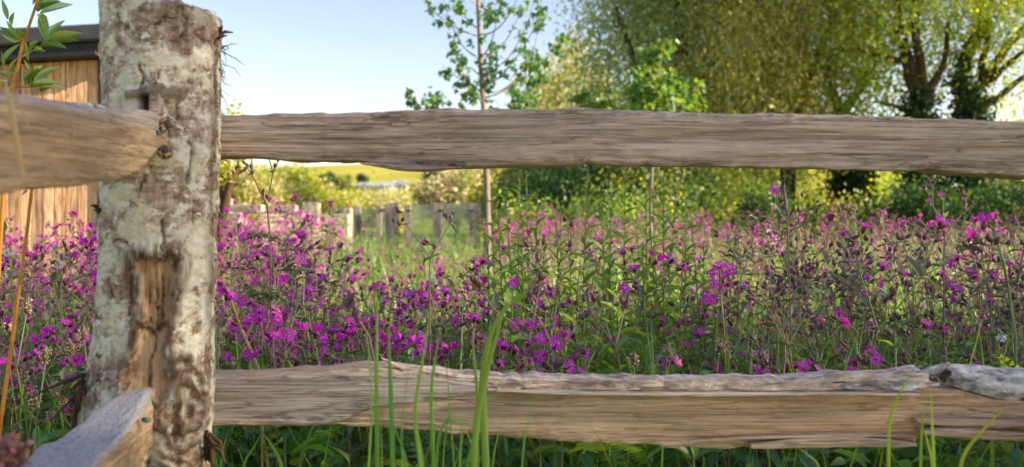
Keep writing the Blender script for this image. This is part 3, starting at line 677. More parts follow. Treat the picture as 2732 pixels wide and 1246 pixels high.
hdir = nrm(np.array([-1.0, -0.05, 0])); hn = np.array([-hdir[1], hdir[0], 0]); hn = hn if hn[1] < 0 else -hn
hut = thing('timber_hut', hA, 'cedar clad timber hut with a dark grey flat roof, behind the fence post', 'hut')
R_h = np.stack([hdir, -hn, np.array([0, 0, 1.0])], 1)   # local x along the wall to the left, y into the hut
ztop = EYE + (540 - 158) * K * 6.0
bw = 0.066; r = np.random.default_rng(5)
def hbox(name, lo, hi, mat, parent, bev=0.0):
    g = Geo(); box(g, lo, hi, bev=bev); V = g.c[0][0]; V[:, 2] -= 0.062 * V[:, 0] * (V[:, 2] > 0.5)
    g2 = Geo().add(V @ R_h.T, g.c[0][1], g.c[0][2]); return link(name, g2.mesh(name, mat, False), parent)
for k in range(32):
    hbox('board', (0.03 + k * bw + 0.002, r.uniform(0, 0.005), 0.06), (0.03 + (k + 1) * bw - 0.002, 0.03, ztop), MAT_CLAD, hut, 0.003)
hbox('wall', (0.0, 0.031, 0.0), (2.25, 0.9, ztop), MAT_TRIM, hut)
hbox('corner_trim', (-0.012, -0.012, 0.0), (0.028, 0.034, ztop), MAT_TRIM, hut, 0.002)
roof = hbox('roof', (-0.26, -0.17, ztop + 0.085), (2.5, 1.0, ztop + 0.185), MAT_ROOF, hut, 0.012)
hbox('fascia', (-0.005, -0.13, ztop + 0.004), (2.4, 0.95, ztop + 0.084), MAT_TRIM, roof, 0.004)
hbox('soffit_board', (-0.24, -0.12, ztop + 0.002), (-0.008, 0.94, ztop + 0.083), MAT_SOFFIT, roof, 0.003)

# ================================================================== timber and glass pen across the meadow
MAT_SLEEPER = wood_mat('pale_sleeper', (146, 134, 122), (190, 174, 156), (216, 202, 186), 0, fine=0.25)
MAT_POSTV = wood_mat('pale_post', (134, 124, 118), (182, 168, 154), (212, 196, 180), 2, fine=0.25)
MAT_STEEL = simple_mat('black_clip', (20, 20, 22), (36, 36, 38), 30, 0.5)
m_glass, N, L = new_mat('pen_glass')
gl = nd(N, 'ShaderNodeBsdfGlass', i_1=0.02, i_2=1.02); gl.inputs[0].default_value = (0.86, 0.95, 0.9, 1)
gs = nd(N, 'ShaderNodeBsdfGlossy', i_1=0.08); gs.inputs[0].default_value = (0.8, 0.9, 0.86, 1)
tr = nd(N, 'ShaderNodeBsdfTransparent'); tr.inputs[0].default_value = (0.84, 0.93, 0.88, 1)
fz = nd(N, 'ShaderNodeLayerWeight', i_0=0.25)
mx = nd(N, 'ShaderNodeMixShader'); ms = nd(N, 'ShaderNodeMath', operation='MULTIPLY_ADD', i_1=0.6, i_2=0.16); L.new(fz.outputs[1], ms.inputs[0]); L.new(ms.outputs[0], mx.inputs[0])
L.new(tr.outputs[0], mx.inputs[1]); L.new(gs.outputs[0], mx.inputs[2])
df = nd(N, 'ShaderNodeBsdfDiffuse'); df.inputs[0].default_value = (0.5, 0.6, 0.52, 1)
mx2 = nd(N, 'ShaderNodeMixShader', i_0=0.22); L.new(mx.outputs[0], mx2.inputs[1]); L.new(df.outputs[0], mx2.inputs[2])
o = nd(N, 'ShaderNodeOutputMaterial'); L.new(mx2.outputs[0], o.inputs[0])
DP = 14.0
pen = thing('glass_fence', P(1150, 540, DP) * [1, 1, 0], 'timber posted pen fence with clear glass panels and black clips', 'fence')
base0 = np.array(pen.location)
def upost(u0, u1, v0, parent, d=DP, th=0.1, mat=MAT_POSTV, zb=-0.3, name='post'):
    a, b2 = P(u0, v0, d), P(u1, v0, d); g = Geo()
    box(g, (a[0], d, zb), (b2[0], d + th, a[2]), bev=0.008)
    return part(name, g, mat, parent, False, np.array(parent.location))
for u0, u1, v0, dd in ((945, 962, 548, 0.2), (1003, 1018, 548, 0), (1028, 1063, 540, 0.1), (1078, 1096, 547, 0), (1156, 1180, 541, 0), (1251, 1281, 541, 0)):
    upost(u0, u1, v0, pen, DP + dd)
for u0, u1, v0, v1 in ((964, 1002, 556, 700), (1019, 1027, 556, 700), (1097, 1155, 546, 700), (1181, 1250, 543, 692), (880, 944, 556, 700)):
    a, b2 = P(u0, v0, DP), P(u1, v1, DP); g = Geo(); box(g, (a[0], DP + 0.04, b2[2]), (b2[0], DP + 0.05, a[2]), bev=0.002)
    part('glass_pane', g, m_glass, pen, False, base0)
for u, v in ((1022, 560), (1176, 562), (1258, 562), (1090, 562)):
    a = P(u, v, DP); g = Geo(); box(g, (a[0] - 0.035, DP - 0.018, a[2] - 0.012), (a[0] + 0.035, DP + 0.038, a[2] + 0.012), bev=0.003); part('clip', g, MAT_STEEL, pen, False, base0)
a, b2 = P(1170, 690, DP), P(1232, 698, DP); g = Geo(); box(g, (a[0], DP - 0.05, b2[2]), (b2[0], DP + 0.12, a[2]), bev=0.004)
part('sill', g, simple_mat('white_sill', (220, 222, 224), (236, 238, 240), 10, 0.6), pen, False, base0)
for k, (u0, u1, v0) in enumerate(((1235, 1262, 664), (1264, 1300, 668))):
    a, b2 = P(u0, v0, 12.6), P(u1, 760, 12.6); g = Geo(); box(g, (a[0], 12.6, min(b2[2], -0.05)), (b2[0], 12.75 + 0.02 * k, a[2]), bev=0.01)
    s = thing('sawn_block', (a[0], 12.6, 0), ('narrow' if k == 0 else 'broad') + ' orange brown sawn timber block standing before the glass pane', 'timber block', 'sawn blocks by the pen')
    part('block', g, simple_mat('sawn_end%d' % k, (150, 100, 58), (196, 146, 96), 30, 0.85, 0.2), s, False, np.array(s.location))
pen2 = thing('sleeper_wall', P(720, 540, 11.5) * [1, 1, 0], 'low wall of pale stacked timber sleepers between squared posts, right of the fence post', 'timber wall')
base2 = np.array(pen2.location)
for u0, u1, v0, d in ((575, 614, 530, 12.4), (636, 652, 542, 12.2), (806, 850, 541, 11.6), (915, 936, 556, 11.9)):
    upost(u0, u1, v0, pen2, d, 0.14)
for u0, u1, v0, v1, d in ((575, 640, 568, 598, 11.9), (600, 700, 546, 566, 12.15), (655, 790, 548, 570, 12.3), (575, 690, 600, 636, 11.5), (692, 852, 572, 592, 11.45), (692, 852, 595, 625, 11.4), (700, 852, 628, 664, 11.35), (575, 690, 640, 680, 11.45), (852, 930, 572, 598, 11.75), (852, 930, 602, 640, 11.75)):
    a, b2 = P(u0, v0, d), P(u1, v1, d); g = Geo()
    box(g, (0, 0, 0), (b2[0] - a[0], 0.13, a[2] - b2[2]), bev=0.006, R=rotz(0.25 if d < 11.5 else -0.08), t=(a[0], d, b2[2]))
    part('sleeper', g, MAT_SLEEPER, pen2, False, base2)
# low rail at the right
lr = thing('low_rail', P(2400, 540, 9.5) * [1, 1, 0], 'low grey timber rail on a stub post at the right side of the meadow', 'rail')
g = Geo(); us = np.linspace(2225, 2640, 80); dd = 9.5
st = np.stack([(us - 1366) * K * dd, np.full(80, dd), np.full(80, dd + 0.1), EYE + (HY - np.interp(us, [2225, 2400, 2640], [683, 684, 690])) * K * dd, EYE + (HY - np.interp(us, [2225, 2400, 2640], [664, 658, 664])) * K * dd], 1)
g, _ = cross_loft(st, 0, 0.012, 71, 28, True, 0.002, 0.6); part('rail', g, wood_mat('grey_rail', (96, 92, 92), (140, 136, 134), (176, 172, 168), 0), lr, True, np.array(lr.location))
for u, v0 in ((2412, 636), (2600, 640)):
    a = P(u, v0, dd); g = Geo(); tube(g, [(a[0], dd + 0.16, -0.1), (a[0] + 0.01, dd + 0.16, a[2] / 2), (a[0], dd + 0.16, a[2])], [0.05, 0.048, 0.046], 10); part('stub_post', g, MAT_SLEEPER, lr, True, np.array(lr.location))

# ================================================================== trees and shrubs
LEAF_QUAD = Geo().add([[0, 0, 0], [0.5, 0.45, 0.06], [0, 1, 0], [-0.5, 0.45, 0.06]], None, [[0, 1, 2], [0, 2, 3]])
def maple_leaf():
    pts = [(0, 0), (0.14, 0.10), (0.42, 0.02), (0.34, 0.24), (0.52, 0.46), (0.24, 0.46), (0.20, 0.62), (0, 1.0)]
    ring = pts + [(-x, y) for x, y in pts[-2:0:-1]]
    V = [(x, y, 0.16 * abs(x) - 0.18 * y * y) for x, y in ring] + [(0, 0.34, -0.02)]
    n = len(ring)
    return Geo().add(V, None, [[i, (i + 1) % n, n] for i in range(n)])
MAPLE_LEAF = maple_leaf()
OVATE = Geo().add([[0, 0, 0], [0.28, 0.25, 0.05], [0.32, 0.5, 0.05], [0.15, 0.8, 0.0], [0, 1, -0.05], [-0.15, 0.8, 0], [-0.32, 0.5, 0.05], [-0.28, 0.25, 0.05], [0, 0.5, -0.02]], None, [[i, (i + 1) % 8, 8] for i in range(8)])

def rand_mats(r, pos, L, W, droop=0.0, up=0.6):
    """leaf matrices: random headings, biased downward by droop; L, W arrays"""
    n = len(pos)
    y = r.normal(size=(n, 3)); y[:, 2] -= droop; y /= np.linalg.norm(y, axis=1)[:, None]
    u = r.normal(size=(n, 3)) * 0.8; u[:, 2] += up
    x = np.cross(y, u); x /= np.linalg.norm(x, axis=1)[:, None] + 1e-9; z = np.cross(x, y)
    M = np.zeros((n, 4, 4)); M[:, 3, 3] = 1
    M[:, :3, 0] = x * W[:, None]; M[:, :3, 1] = y * L[:, None]; M[:, :3, 2] = z * W[:, None]; M[:, :3, 3] = pos
    return M

def crown_geo(r, blobs, n_clump, per, clump_r, L, W, droop=0.4, shell=0.55, nm=3, vert=1.0):
    """leaves gathered in clumps through the volume of a few overlapping ellipsoids"""
    bl = np.array(blobs, float); vol = bl[:, 3] * bl[:, 4] * bl[:, 5]; pick = r.choice(len(bl), n_clump, p=vol / vol.sum())
    dv = r.normal(size=(n_clump, 3)); dv /= np.linalg.norm(dv, axis=1)[:, None]
    rad = r.uniform(shell, 1.0, n_clump) ** 0.6
    c = bl[pick, :3] + dv * rad[:, None] * bl[pick, 3:6]
    g = Geo(); sel = r.integers(0, nm, n_clump)
    for m in range(nm):
        cc = np.repeat(c[sel == m], per, 0)
        if not len(cc): continue
        off = r.normal(size=(len(cc), 3)) * clump_r; off[:, 2] *= vert
        n = len(cc)
        h = Geo(); h.tile(LEAF_QUAD, rand_mats(r, cc + off, r.uniform(0.6, 1.3, n) * L, r.uniform(0.7, 1.2, n) * W, droop))
        V, Q, T, qm, tm = h.arr(); g.add(V, Q, T, m)
    return g

MAT_TRUNK = simple_mat('willow_bark', (44, 34, 26), (92, 74, 54), 22, 0.95, 0.9, (1, 1, 0.25))
MAT_TRUNK2 = simple_mat('young_bark', (112, 100, 88), (146, 132, 116), 60, 0.9, 0.5, (1, 1, 0.3))
W_GREY = [leaf_mat('willow_grey', (156, 180, 112), (180, 204, 86), 0.42), leaf_mat('willow_grey2', (136, 164, 96), (166, 190, 74), 0.42), leaf_mat('willow_grey3', (180, 192, 126), (204, 210, 100), 0.45)]
W_OLIVE = [leaf_mat('willow_olive', (164, 170, 78), (218, 204, 68), 0.5), leaf_mat('willow_olive2', (148, 152, 68), (206, 188, 58), 0.5), leaf_mat('willow_olive3', (182, 180, 90), (230, 212, 82), 0.5)]
W_LIT = [leaf_mat('willow_lit', (136, 170, 66), (208, 218, 62), 0.55), leaf_mat('willow_lit2', (108, 150, 62), (186, 210, 60), 0.55), leaf_mat('willow_lit3', (156, 176, 72), (226, 224, 70), 0.55)]
W_PALE = [leaf_mat('willow_pale', (150, 156, 92), (206, 196, 90), 0.5), leaf_mat('willow_pale2', (166, 166, 104), (216, 204, 100), 0.5), leaf_mat('willow_pale3', (130, 142, 84), (190, 186, 80), 0.5)]
B_YEL = [leaf_mat('bush_yellow', (172, 174, 54), (222, 212, 60), 0.45), leaf_mat('bush_green', (120, 142, 44), (180, 190, 48), 0.45), leaf_mat('bush_blossom', (200, 184, 140), (220, 200, 150), 0.3)]
B_GRN = [leaf_mat('shrub_green', (62, 96, 36), (120, 160, 36), 0.42), leaf_mat('shrub_green2', (84, 116, 40), (150, 176, 40), 0.45), leaf_mat('shrub_green3', (48, 80, 34), (100, 140, 34), 0.4)]
B_DARK = [leaf_mat('ivy_dark', (36, 62, 30), (70, 110, 30), 0.25, gloss=0.03), leaf_mat('ivy_dark2', (48, 76, 34), (84, 120, 34), 0.25, gloss=0.03), leaf_mat('ivy_dark3', (30, 50, 28), (60, 90, 26), 0.25)]
B_FAR = [leaf_mat('far_dark', (66, 84, 60), (90, 110, 50), 0.3), leaf_mat('far_dark2', (78, 94, 66), (100, 116, 56), 0.3), leaf_mat('far_dark3', (56, 72, 54), (80, 96, 44), 0.3)]

def limb(g, pts, r0, r1, sides=9, wob=0.0, seed=0, n=14):
    p = np.array(pts, float); t = np.linspace(0, 1, n); s = np.linspace(0, 1, len(p))
    q = np.stack([np.interp(t, s, p[:, k]) for k in range(3)], 1)
    for _ in range(2): q[1:-1] = (q[:-2] + 2 * q[1:-1] + q[2:]) / 4
    q[1:-1] += wob * np.stack([fbm(np.stack([t * 5, t * 0 + k * 7, t * 0 + seed], -1), 3, seed) for k in range(3)], 1)[1:-1]
    return tube(g, q, [r0, r1], sides)

def tree(name, base, label, cat, limbs, crowns, group=None, trunk_mat=None):
    """limbs: (points, r0, r1); crowns: (Geo, mats)"""
    t = thing(name, base, label, cat, group); b = np.array(t.location)
    g = Geo()
    for k, (pts, r0, r1) in enumerate(limbs): limb(g, pts, r0, r1, 10, r0 * 0.8, k + 3)
    part('trunk', g, trunk_mat or MAT_TRUNK, t, True, b)
    for g, mats, nme in crowns:
        o = part(nme, g, mats, t, False, b); o['kind'] = 'stuff'
    return t

def G(u, d):
    x = (u - 1366) * K * d; return np.array([x, d, tz(x, d)])
def PB(u, v, d, dx=0, dy=0): return P(u, v, d) + np.array([dx, dy, 0])
r = np.random.default_rng(21)

# grey-green willow, its dense side towards the viewer
d = 16.0; b0 = G(1800, d)
cr_ = crown_geo(r, [(*P(1850, 120, 17), 1.75, 1.7, 2.2), (*P(1790, -150, 17), 1.7, 1.8, 2.2), (*P(1690, 330, 16.4), 1.35, 1.3, 1.3), (*P(1930, 380, 16), 1.5, 1.4, 1.3), (*P(1900, -400, 17.5), 2.4, 2.2, 2.2), (*P(1610, 80, 16.5), 0.55, 0.7, 0.8)], 1700, 60, 0.20, 0.095, 0.042, 0.9, 0.2, 3, 1.2)
tree('willow_tree', b0, 'dense grey-green willow left of the sunlit multi-stemmed one, above the upper rail', 'tree',
     [([b0, P(1790, 420, d), P(1815, 200, d), P(1800, -200, d + 0.5)], 0.17, 0.09), ([P(1800, 380, d), P(1900, 150, d + 0.6), P(2000, -100, d + 1)], 0.1, 0.05), ([P(1795, 380, d), P(1700, 200, d + 0.4), P(1640, 20, d + 0.3)], 0.09, 0.04)], [(cr_, W_GREY, 'crown')])
# olive-brown hanging willow in the middle
d = 15.0; b0 = G(2090, d)
cr_ = crown_geo(r, [(*P(2060, 60, 15.5), 1.45, 1.6, 1.7), (*P(2010, 230, 14.6), 1.15, 1.2, 1.0), (*P(2200, -60, 15.5), 1.5, 1.6, 1.6), (*P(2050, -330, 16), 2.2, 2, 1.8), (*P(2100, 360, 15), 1.0, 1.0, 0.7)], 1500, 60, 0.18, 0.085, 0.032, 1.4, 0.2, 3, 1.6)
tree('willow_tree', b0, 'olive brown willow with hanging sprays, between the grey-green and the sunlit willows', 'tree',
     [([b0, P(2100, 400, d), P(2080, 200, d), P(2040, -100, d + 0.5)], 0.14, 0.06), ([P(2100, 350, d), P(2180, 170, d), P(2260, -50, d + 0.3)], 0.08, 0.04)], [(cr_, W_OLIVE, 'crown')])
# sunlit multi-stemmed willow with ivy
d = 14.0; b0 = G(2440, d)
lim = [([G(2445, d), P(2448, 460, d), P(2452, 300, d), P(2428, 210, d), P(2405, 140, d + 0.1), P(2380, -60, d + 0.3)], 0.17, 0.06), ([P(2452, 310, d), P(2475, 262, d), P(2505, 215, d), P(2520, 170, d), P(2530, 60, d + 0.2)], 0.085, 0.03),
       ([P(2450, 290, d), P(2458, 200, d), P(2438, 120, d), P(2440, -80, d)], 0.09, 0.05),
       ([G(2555, d + 0.5), P(2558, 460, d + 0.5), P(2555, 300, d + 0.5), P(2560, 180, d + 0.5), P(2612, 80, d + 0.5), P(2640, -60, d + 0.5)], 0.15, 0.08), ([P(2590, 300, d + 0.4), P(2620, 220, d + 0.4), P(2665, 150, d + 0.3), P(2740, 60, d + 0.3), P(2800, -40, d)], 0.09, 0.04),
       ([P(2610, 240, d + 0.4), P(2690, 170, d + 0.2), P(2760, 110, d)], 0.05, 0.025), ([P(2600, 310, d), P(2680, 240, d), P(2780, 170, d)], 0.06, 0.03), ([P(2620, 210, d + 0.4), P(2630, 120, d + 0.4), P(2650, -20, d + 0.5)], 0.06, 0.04),
       ([P(2445, 312, d), P(2380, 280, d - 0.3), P(2330, 272, d - 0.5)], 0.035, 0.015), ([G(2250, d + 1), P(2260, 330, d + 1), P(2225, 240, d + 1), P(2190, 150, d + 1)], 0.12, 0.05), ([P(2255, 300, d + 1), P(2330, 170, d + 1), P(2345, 40, d + 1)], 0.07, 0.04),
       ([P(2410, 160, d + 0.1), P(2345, 150, d - 0.2), P(2290, 130, d - 0.4)], 0.045, 0.02), ([G(2610, d), P(2610, 420, d), P(2600, 300, d)], 0.13, 0.1)]
cr_ = crown_geo(r, [(*P(2330, 60, 14.5), 1.2, 1.4, 1.1), (*P(2500, -60, 14.2), 1.7, 1.6, 1.1), (*P(2270, 240, 14.8), 0.8, 1.0, 0.8), (*P(2700, 120, 14.2), 0.8, 1.2, 1.4), (*P(2400, -330, 14.5), 2.6, 2.4, 1.5), (*P(2820, -150, 14), 1.8, 1.8, 1.6), (*P(2230, 380, 14.6), 0.7, 0.9, 0.5), (*P(2420, 180, 15), 1.2, 0.9, 0.8)], 1150, 50, 0.16, 0.08, 0.04, 0.6, 0.2, 3, 1.2)
iv = crown_geo(r, [(*P(2255, 560, 14.6), 0.16, 0.25, 0.75), (*P(2290, 500, 14.4), 0.22, 0.25, 0.6), (*P(2440, 540, 13.8), 0.22, 0.25, 0.9), (*P(2555, 520, 14.2), 0.24, 0.25, 0.8), (*P(2450, 370, 13.8), 0.19, 0.2, 0.8), (*P(2600, 330, 14.0), 0.16, 0.2, 0.6), (*P(2560, 270, 14.2), 0.13, 0.15, 0.7), (*P(2610, 500, 13.8), 0.18, 0.2, 0.8)], 330, 46, 0.09, 0.07, 0.06, 0.6, 0.5, 3, 1.2)
tree('willow_tree', b0, 'sunlit multi-stemmed willow with dark ivy on its trunks, at the right edge', 'tree', lim, [(cr_, W_LIT, 'crown'), (iv, B_DARK, 'ivy')])
# unseen willow added right of the view, crown shaped to shade fence and meadow
b0 = np.array([12.2, -0.6, 0.0])
cr_ = crown_geo(r, [(12.2, -0.6, 6.0, 3.2, 2.1, 2.9), (12.6, -1.9, 5.2, 2.4, 1.8, 2.2)], 460, 44, 0.26, 0.14, 0.065, 0.7, 0.25, 3, 1.2)
tree('willow_tree', b0, 'unseen willow added right of the view to shade the fence and near meadow', 'tree', [([b0, b0 + [0.1, 0, 2], b0 + [-0.2, 0, 5.5]], 0.26, 0.1), ([b0 + [0, 0, 1.8], b0 + [1.0, -1.2, 3.8], b0 + [1.2, -2.2, 5.4]], 0.15, 0.06), ([b0 + [0, 0, 2.0], b0 + [-0.4, 1.2, 4], b0 + [-0.6, 2, 5.5]], 0.13, 0.05)], [(cr_, W_LIT, 'crown')])
# pale willow behind
d = 26.0; b0 = G(1480, d)
cr_ = crown_geo(r, [(*P(1470, 340, d), 1.05, 1.2, 1.5), (*P(1540, 260, d + 1), 1.0, 1.2, 1.5), (*P(1400, 420, d), 0.7, 0.8, 0.8), (*P(1600, 420, d), 1.2, 1.2, 1.3)], 420, 50, 0.22, 0.15, 0.05, 1.2, 0.3, 3, 1.6)
tree('willow_tree', b0, 'pale yellow-green willow farther off, between the young maple and the dense willow', 'tree', [([b0, P(1480, 400, d), P(1490, 200, d)], 0.14, 0.04)], [(cr_, W_PALE, 'crown')])

# young maple
d = 7.4
TZ = lambda u, v, dd=0.0: P(1040 + u / 3.671, v / 3.671, d + dd)
b0 = G(1302, d)
lim = [([b0, P(1300, 560, d), P(1297, 450, d), TZ(900, 1040), TZ(885, 700), TZ(870, 400), TZ(855, 0), TZ(850, -300)], 0.027, 0.013)]
br_ = [[(845, 350), (700, 300), (600, 240), (440, 130), (320, 0)], [(840, 550), (740, 490), (660, 370), (600, 240), (545, 100), (520, -40)], [(845, 270), (770, 210), (690, 100), (610, -20)], [(890, 340), (1000, 330), (1120, 220), (1200, 90), (1250, -40)],
       [(890, 570), (960, 490), (1020, 330), (1050, 180), (1080, 30)], [(890, 760), (1000, 700), (1130, 610), (1240, 460), (1330, 270), (1385, 120), (1420, -40)], [(895, 900), (960, 905), (1060, 915), (1150, 870), (1280, 740), (1400, 530), (1460, 330), (1475, 150), (1480, -30)],
       [(890, 860), (1030, 800), (1150, 680), (1280, 510), (1380, 350), (1440, 210)], [(850, 40), (760, -20)], [(860, 40), (950, 60), (1080, 30)], [(865, 190), (940, 160), (990, 60)], [(880, 600), (1020, 520), (1120, 420), (1220, 260), (1310, 10)],
       [(900, 960), (1080, 930), (1230, 800), (1450, 700), (1600, 480), (1690, 340)], [(905, 1080), (1200, 1080), (1350, 1060), (1380, 950), (1440, 800)], [(885, 740), (790, 650), (600, 730)], [(890, 900), (760, 800), (600, 720)], [(905, 1100), (600, 1110), (260, 1060), (215, 990), (190, 880)], [(905, 1100), (640, 1120), (430, 1060), (410, 950)], [(895, 1000), (840, 900), (730, 760), (640, 520)]]
off = [float(r.uniform(-0.7, 0.7)) for _ in br_]
for q, o_ in zip(br_, off):
    n = len(q); lim.append(([TZ(u, v, o_ * k / (n - 1)) for k, (u, v) in enumerate(q)], 0.0062, 0.0022))
cl = [(370, 20, 30), (410, 105, 40), (475, 230, 40), (520, 70, 45), (590, 210, 40), (680, 50, 60), (700, 110, 50), (770, 205, 40), (720, 295, 20), (640, 420, 50), (625, 510, 60), (700, 600, 60), (560, 700, 65), (660, 330, 30), (690, 650, 50), (730, 760, 60), (660, 820, 50), (780, 900, 80), (840, 960, 50), (190, 900, 50), (205, 980, 50), (270, 1045, 30), (380, 960, 70), (500, 960, 60), (430, 1040, 50), (590, 1010, 30), (700, 1045, 40), (800, 435, 25), (960, 90, 70), (980, 160, 60), (950, 220, 40), (910, 380, 40), (1000, 450, 40), (1010, 560, 60), (880, 600, 40), (1000, 650, 50), (980, 720, 60), (940, 820, 70), (1080, 120, 40), (1180, 90, 40), (1280, 95, 50), (1190, 280, 20), (1095, 440, 30), (1350, 235, 40), (1300, 360, 60), (1250, 500, 45), (1180, 605, 50), (1130, 710, 40), (1480, 130, 80), (1470, 230, 40), (1470, 290, 40), (1350, 520, 70), (1380, 600, 60), (1330, 640, 50), (1430, 690, 70), (1480, 760, 60), (1380, 820, 60), (1210, 850, 60), (1240, 920, 70), (1400, 950, 60), (1200, 1040, 40), (1340, 1040, 50), (1020, 1045, 25), (1680, 370, 60), (1620, 440, 50), (1640, 510, 40), (1530, 590, 40), (960, 970, 30), (1090, 10, 40), (1440, 10, 30), (1350, 10, 25), (900, 150, 30), (840, 820, 30), (1300, 760, 50), (1260, 1000, 60), (1450, 560, 40)]
pos = []
for (u, v, s) in cl:
    c0 = TZ(u, v, float(r.uniform(-0.35, 0.35))); n = int(max(3, (s / 16.0) ** 1.7 * 2.4)); pos.append(c0 + r.normal(size=(n, 3)) * np.array([1, 1.2, 0.9]) * s * 0.52 / 3.671 * K * d)
pos = np.concatenate(pos); n = len(pos)
g = Geo().tile(MAPLE_LEAF, rand_mats(r, pos, r.uniform(0.034, 0.058, n), r.uniform(0.036, 0.058, n), 0.9, 1.0))
MAT_MAPLE = [leaf_mat('maple_leaf', (74, 118, 52), (112, 156, 50), 0.4, gloss=0.05)]
tree('maple_sapling', b0, 'slim young maple with upswept branches and sparse lobed leaves, against the sky', 'tree', lim, [(g, MAT_MAPLE, 'crown')], None, MAT_TRUNK2)
# young oak
d = 8.6; TO = lambda u, v, dd=0.0: P(1500 + u / 2.09, v / 2.09, d + dd); b0 = G(1735, d)
cl = [(590, 250, 40), (550, 290, 40), (470, 290, 45), (490, 340, 45), (460, 380, 40), (510, 420, 50), (420, 470, 50), (540, 470, 60), (600, 440, 40), (580, 540, 60), (650, 500, 50), (740, 500, 45), (400, 520, 50), (620, 590, 60), (700, 590, 50), (150, 540, 40), (100, 560, 45), (260, 560, 50), (480, 560, 70), (200, 600, 50), (560, 640, 70), (420, 620, 60), (520, 760, 60), (600, 840, 50), (440, 860, 50), (660, 700, 60), (760, 640, 50)]
pos = np.concatenate([TO(u, v, float(r.uniform(-0.3, 0.3))) + r.normal(size=(int(s * 0.9), 3)) * np.array([1, 1.2, 0.9]) * s * 0.5 / 2.09 * K * d for u, v, s in cl]); n = len(pos)
g = Geo().tile(OVATE, rand_mats(r, pos, r.uniform(0.05, 0.085, n), r.uniform(0.06, 0.09, n), 0.2, 1.0))
tree('oak_sapling', b0, 'young bright green oak just behind the upper rail, before the dense willow', 'tree',
     [([b0, P(1735, 520, d), P(1742, 300, d), TO(535, 400), TO(560, 260)], 0.02, 0.006), ([TO(530, 640), TO(420, 540), TO(250, 560), TO(110, 560)], 0.008, 0.003), ([TO(530, 620), TO(640, 540), TO(740, 500)], 0.008, 0.003), ([TO(535, 470), TO(470, 380), TO(465, 290)], 0.006, 0.003)],
     [(g, [leaf_mat('oak_leaf', (80, 122, 46), (146, 172, 46), 0.5)], 'crown')], None, MAT_TRUNK2)

# shrubs and far trees
def shrub(name, u, v, d, rx, rz, n_clump, per, leaf, mats, label, cat='shrub', group=None, ry=None, shell=0.35, extra=(), nm=3, cl=0.16):
    c0 = P(u, v, d); b0 = np.array([c0[0], d, tz(c0[0], d)]); ry = ry or rx
    bl = [(*c0, rx, ry, rz)]
    for k in range(5): bl.append((c0[0] + r.uniform(-0.6, 0.6) * rx, d + r.uniform(-0.5, 0.5) * ry, c0[2] + r.uniform(-0.4, 0.55) * rz, rx * r.uniform(0.4, 0.6), ry * 0.5, rz * r.uniform(0.4, 0.6)))
    g = crown_geo(r, bl, n_clump, per, rx * cl, leaf, leaf * 0.55, 0.3, shell, nm)
    lim = [([b0, (b0 + c0) / 2 + [0.1 * rx, 0, 0], c0 + [0, 0, rz * 0.4]], rx * 0.07, rx * 0.02), ([(b0 * 2 + c0) / 3, c0 + [0.5 * rx, 0, 0.1 * rz]], rx * 0.045, rx * 0.015), ([(b0 * 2 + c0) / 3, c0 + [-0.5 * rx, 0.1, 0.1 * rz]], rx * 0.045, rx * 0.015)]
    return tree(name, b0, label, cat, lim, [(g, mats, 'crown')], group)
gs_ = 'shrubs under the willows'
shrub('shrub', 1420, 535, 18.5, 1.0, 1.0, 200, 46, 0.08, B_GRN, 'green shrub left of the dense willow, just right of the maple trunk', group=gs_)
shrub('shrub', 1580, 540, 14.6, 1.0, 0.95, 220, 46, 0.075, [W_GREY[1], B_GRN[2], B_GRN[0]], 'dark shaded shrub beneath the young oak', group=gs_)
shrub('shrub', 1760, 560, 14.0, 1.0, 0.85, 220, 46, 0.07, [B_GRN[0], W_OLIVE[0], B_GRN[2]], 'mottled green shrub beneath the dense willow, right of the oak stem', group=gs_)
shrub('shrub', 1930, 535, 18.4, 1.25, 1.2, 240, 46, 0.085, [W_LIT[0], W_LIT[2], B_YEL[1]], 'bright yellow-green shrub left of the ivy-clad trunks', group=gs_)
shrub('shrub', 2140, 535, 19.0, 1.35, 1.25, 220, 46, 0.075, [W_LIT[0], W_LIT[2], B_YEL[0]], 'glowing yellow shrub between the two ivy-clad trunks at left', group=gs_)
shrub('shrub', 2375, 545, 18.6, 1.2, 1.1, 220, 46, 0.07, [W_LIT[0], B_YEL[0], W_LIT[1]], 'yellowish shrub between the ivy-clad willow trunks', group=gs_)
shrub('shrub', 2060, 600, 13.2, 0.5, 0.5, 120, 40, 0.06, [B_DARK[1], B_GRN[0], B_GRN[2]], 'small deep green shrub at the foot of the yellow shrubs', group=gs_)
shrub('shrub', 2690, 590, 11.6, 0.62, 0.46, 220, 46, 0.05, [B_DARK[1], B_GRN[0], B_DARK[0]], 'dark rounded bush in front of the stony bank at the right edge', group=gs_)
shrub('shrub', 2470, 590, 12.8, 0.7, 0.42, 160, 40, 0.06, [B_DARK[0], B_DARK[1], B_GRN[2]], 'low dark shrub behind the grey rail, under the ivy trunks', group=gs_)
shrub('shrub', 2250, 612, 12.9, 0.6, 0.36, 140, 40, 0.06, [B_DARK[1], W_OLIVE[1], B_GRN[0]], 'low olive shrub left of the grey rail', group=gs_)
shrub('shrub', 1660, 610, 12.8, 0.75, 0.4, 140, 40, 0.06, [B_GRN[1], B_GRN[0], W_LIT[1]], 'low fresh green shrub below the oak stem', group=gs_)
shrub('shrub', 1400, 615, 13.2, 0.6, 0.36, 110, 40, 0.06, [B_YEL[0], B_GRN[1], W_LIT[0]], 'low yellow-green shrub right of the pen', group=gs_)
gh = 'hedge bushes beyond the pen'
shrub('hedge_bush', 640, 522, 24, 0.9, 0.72, 200, 44, 0.10, B_YEL, 'blossoming yellow-green bush beside the dark leaning trunk', 'bush', gh)
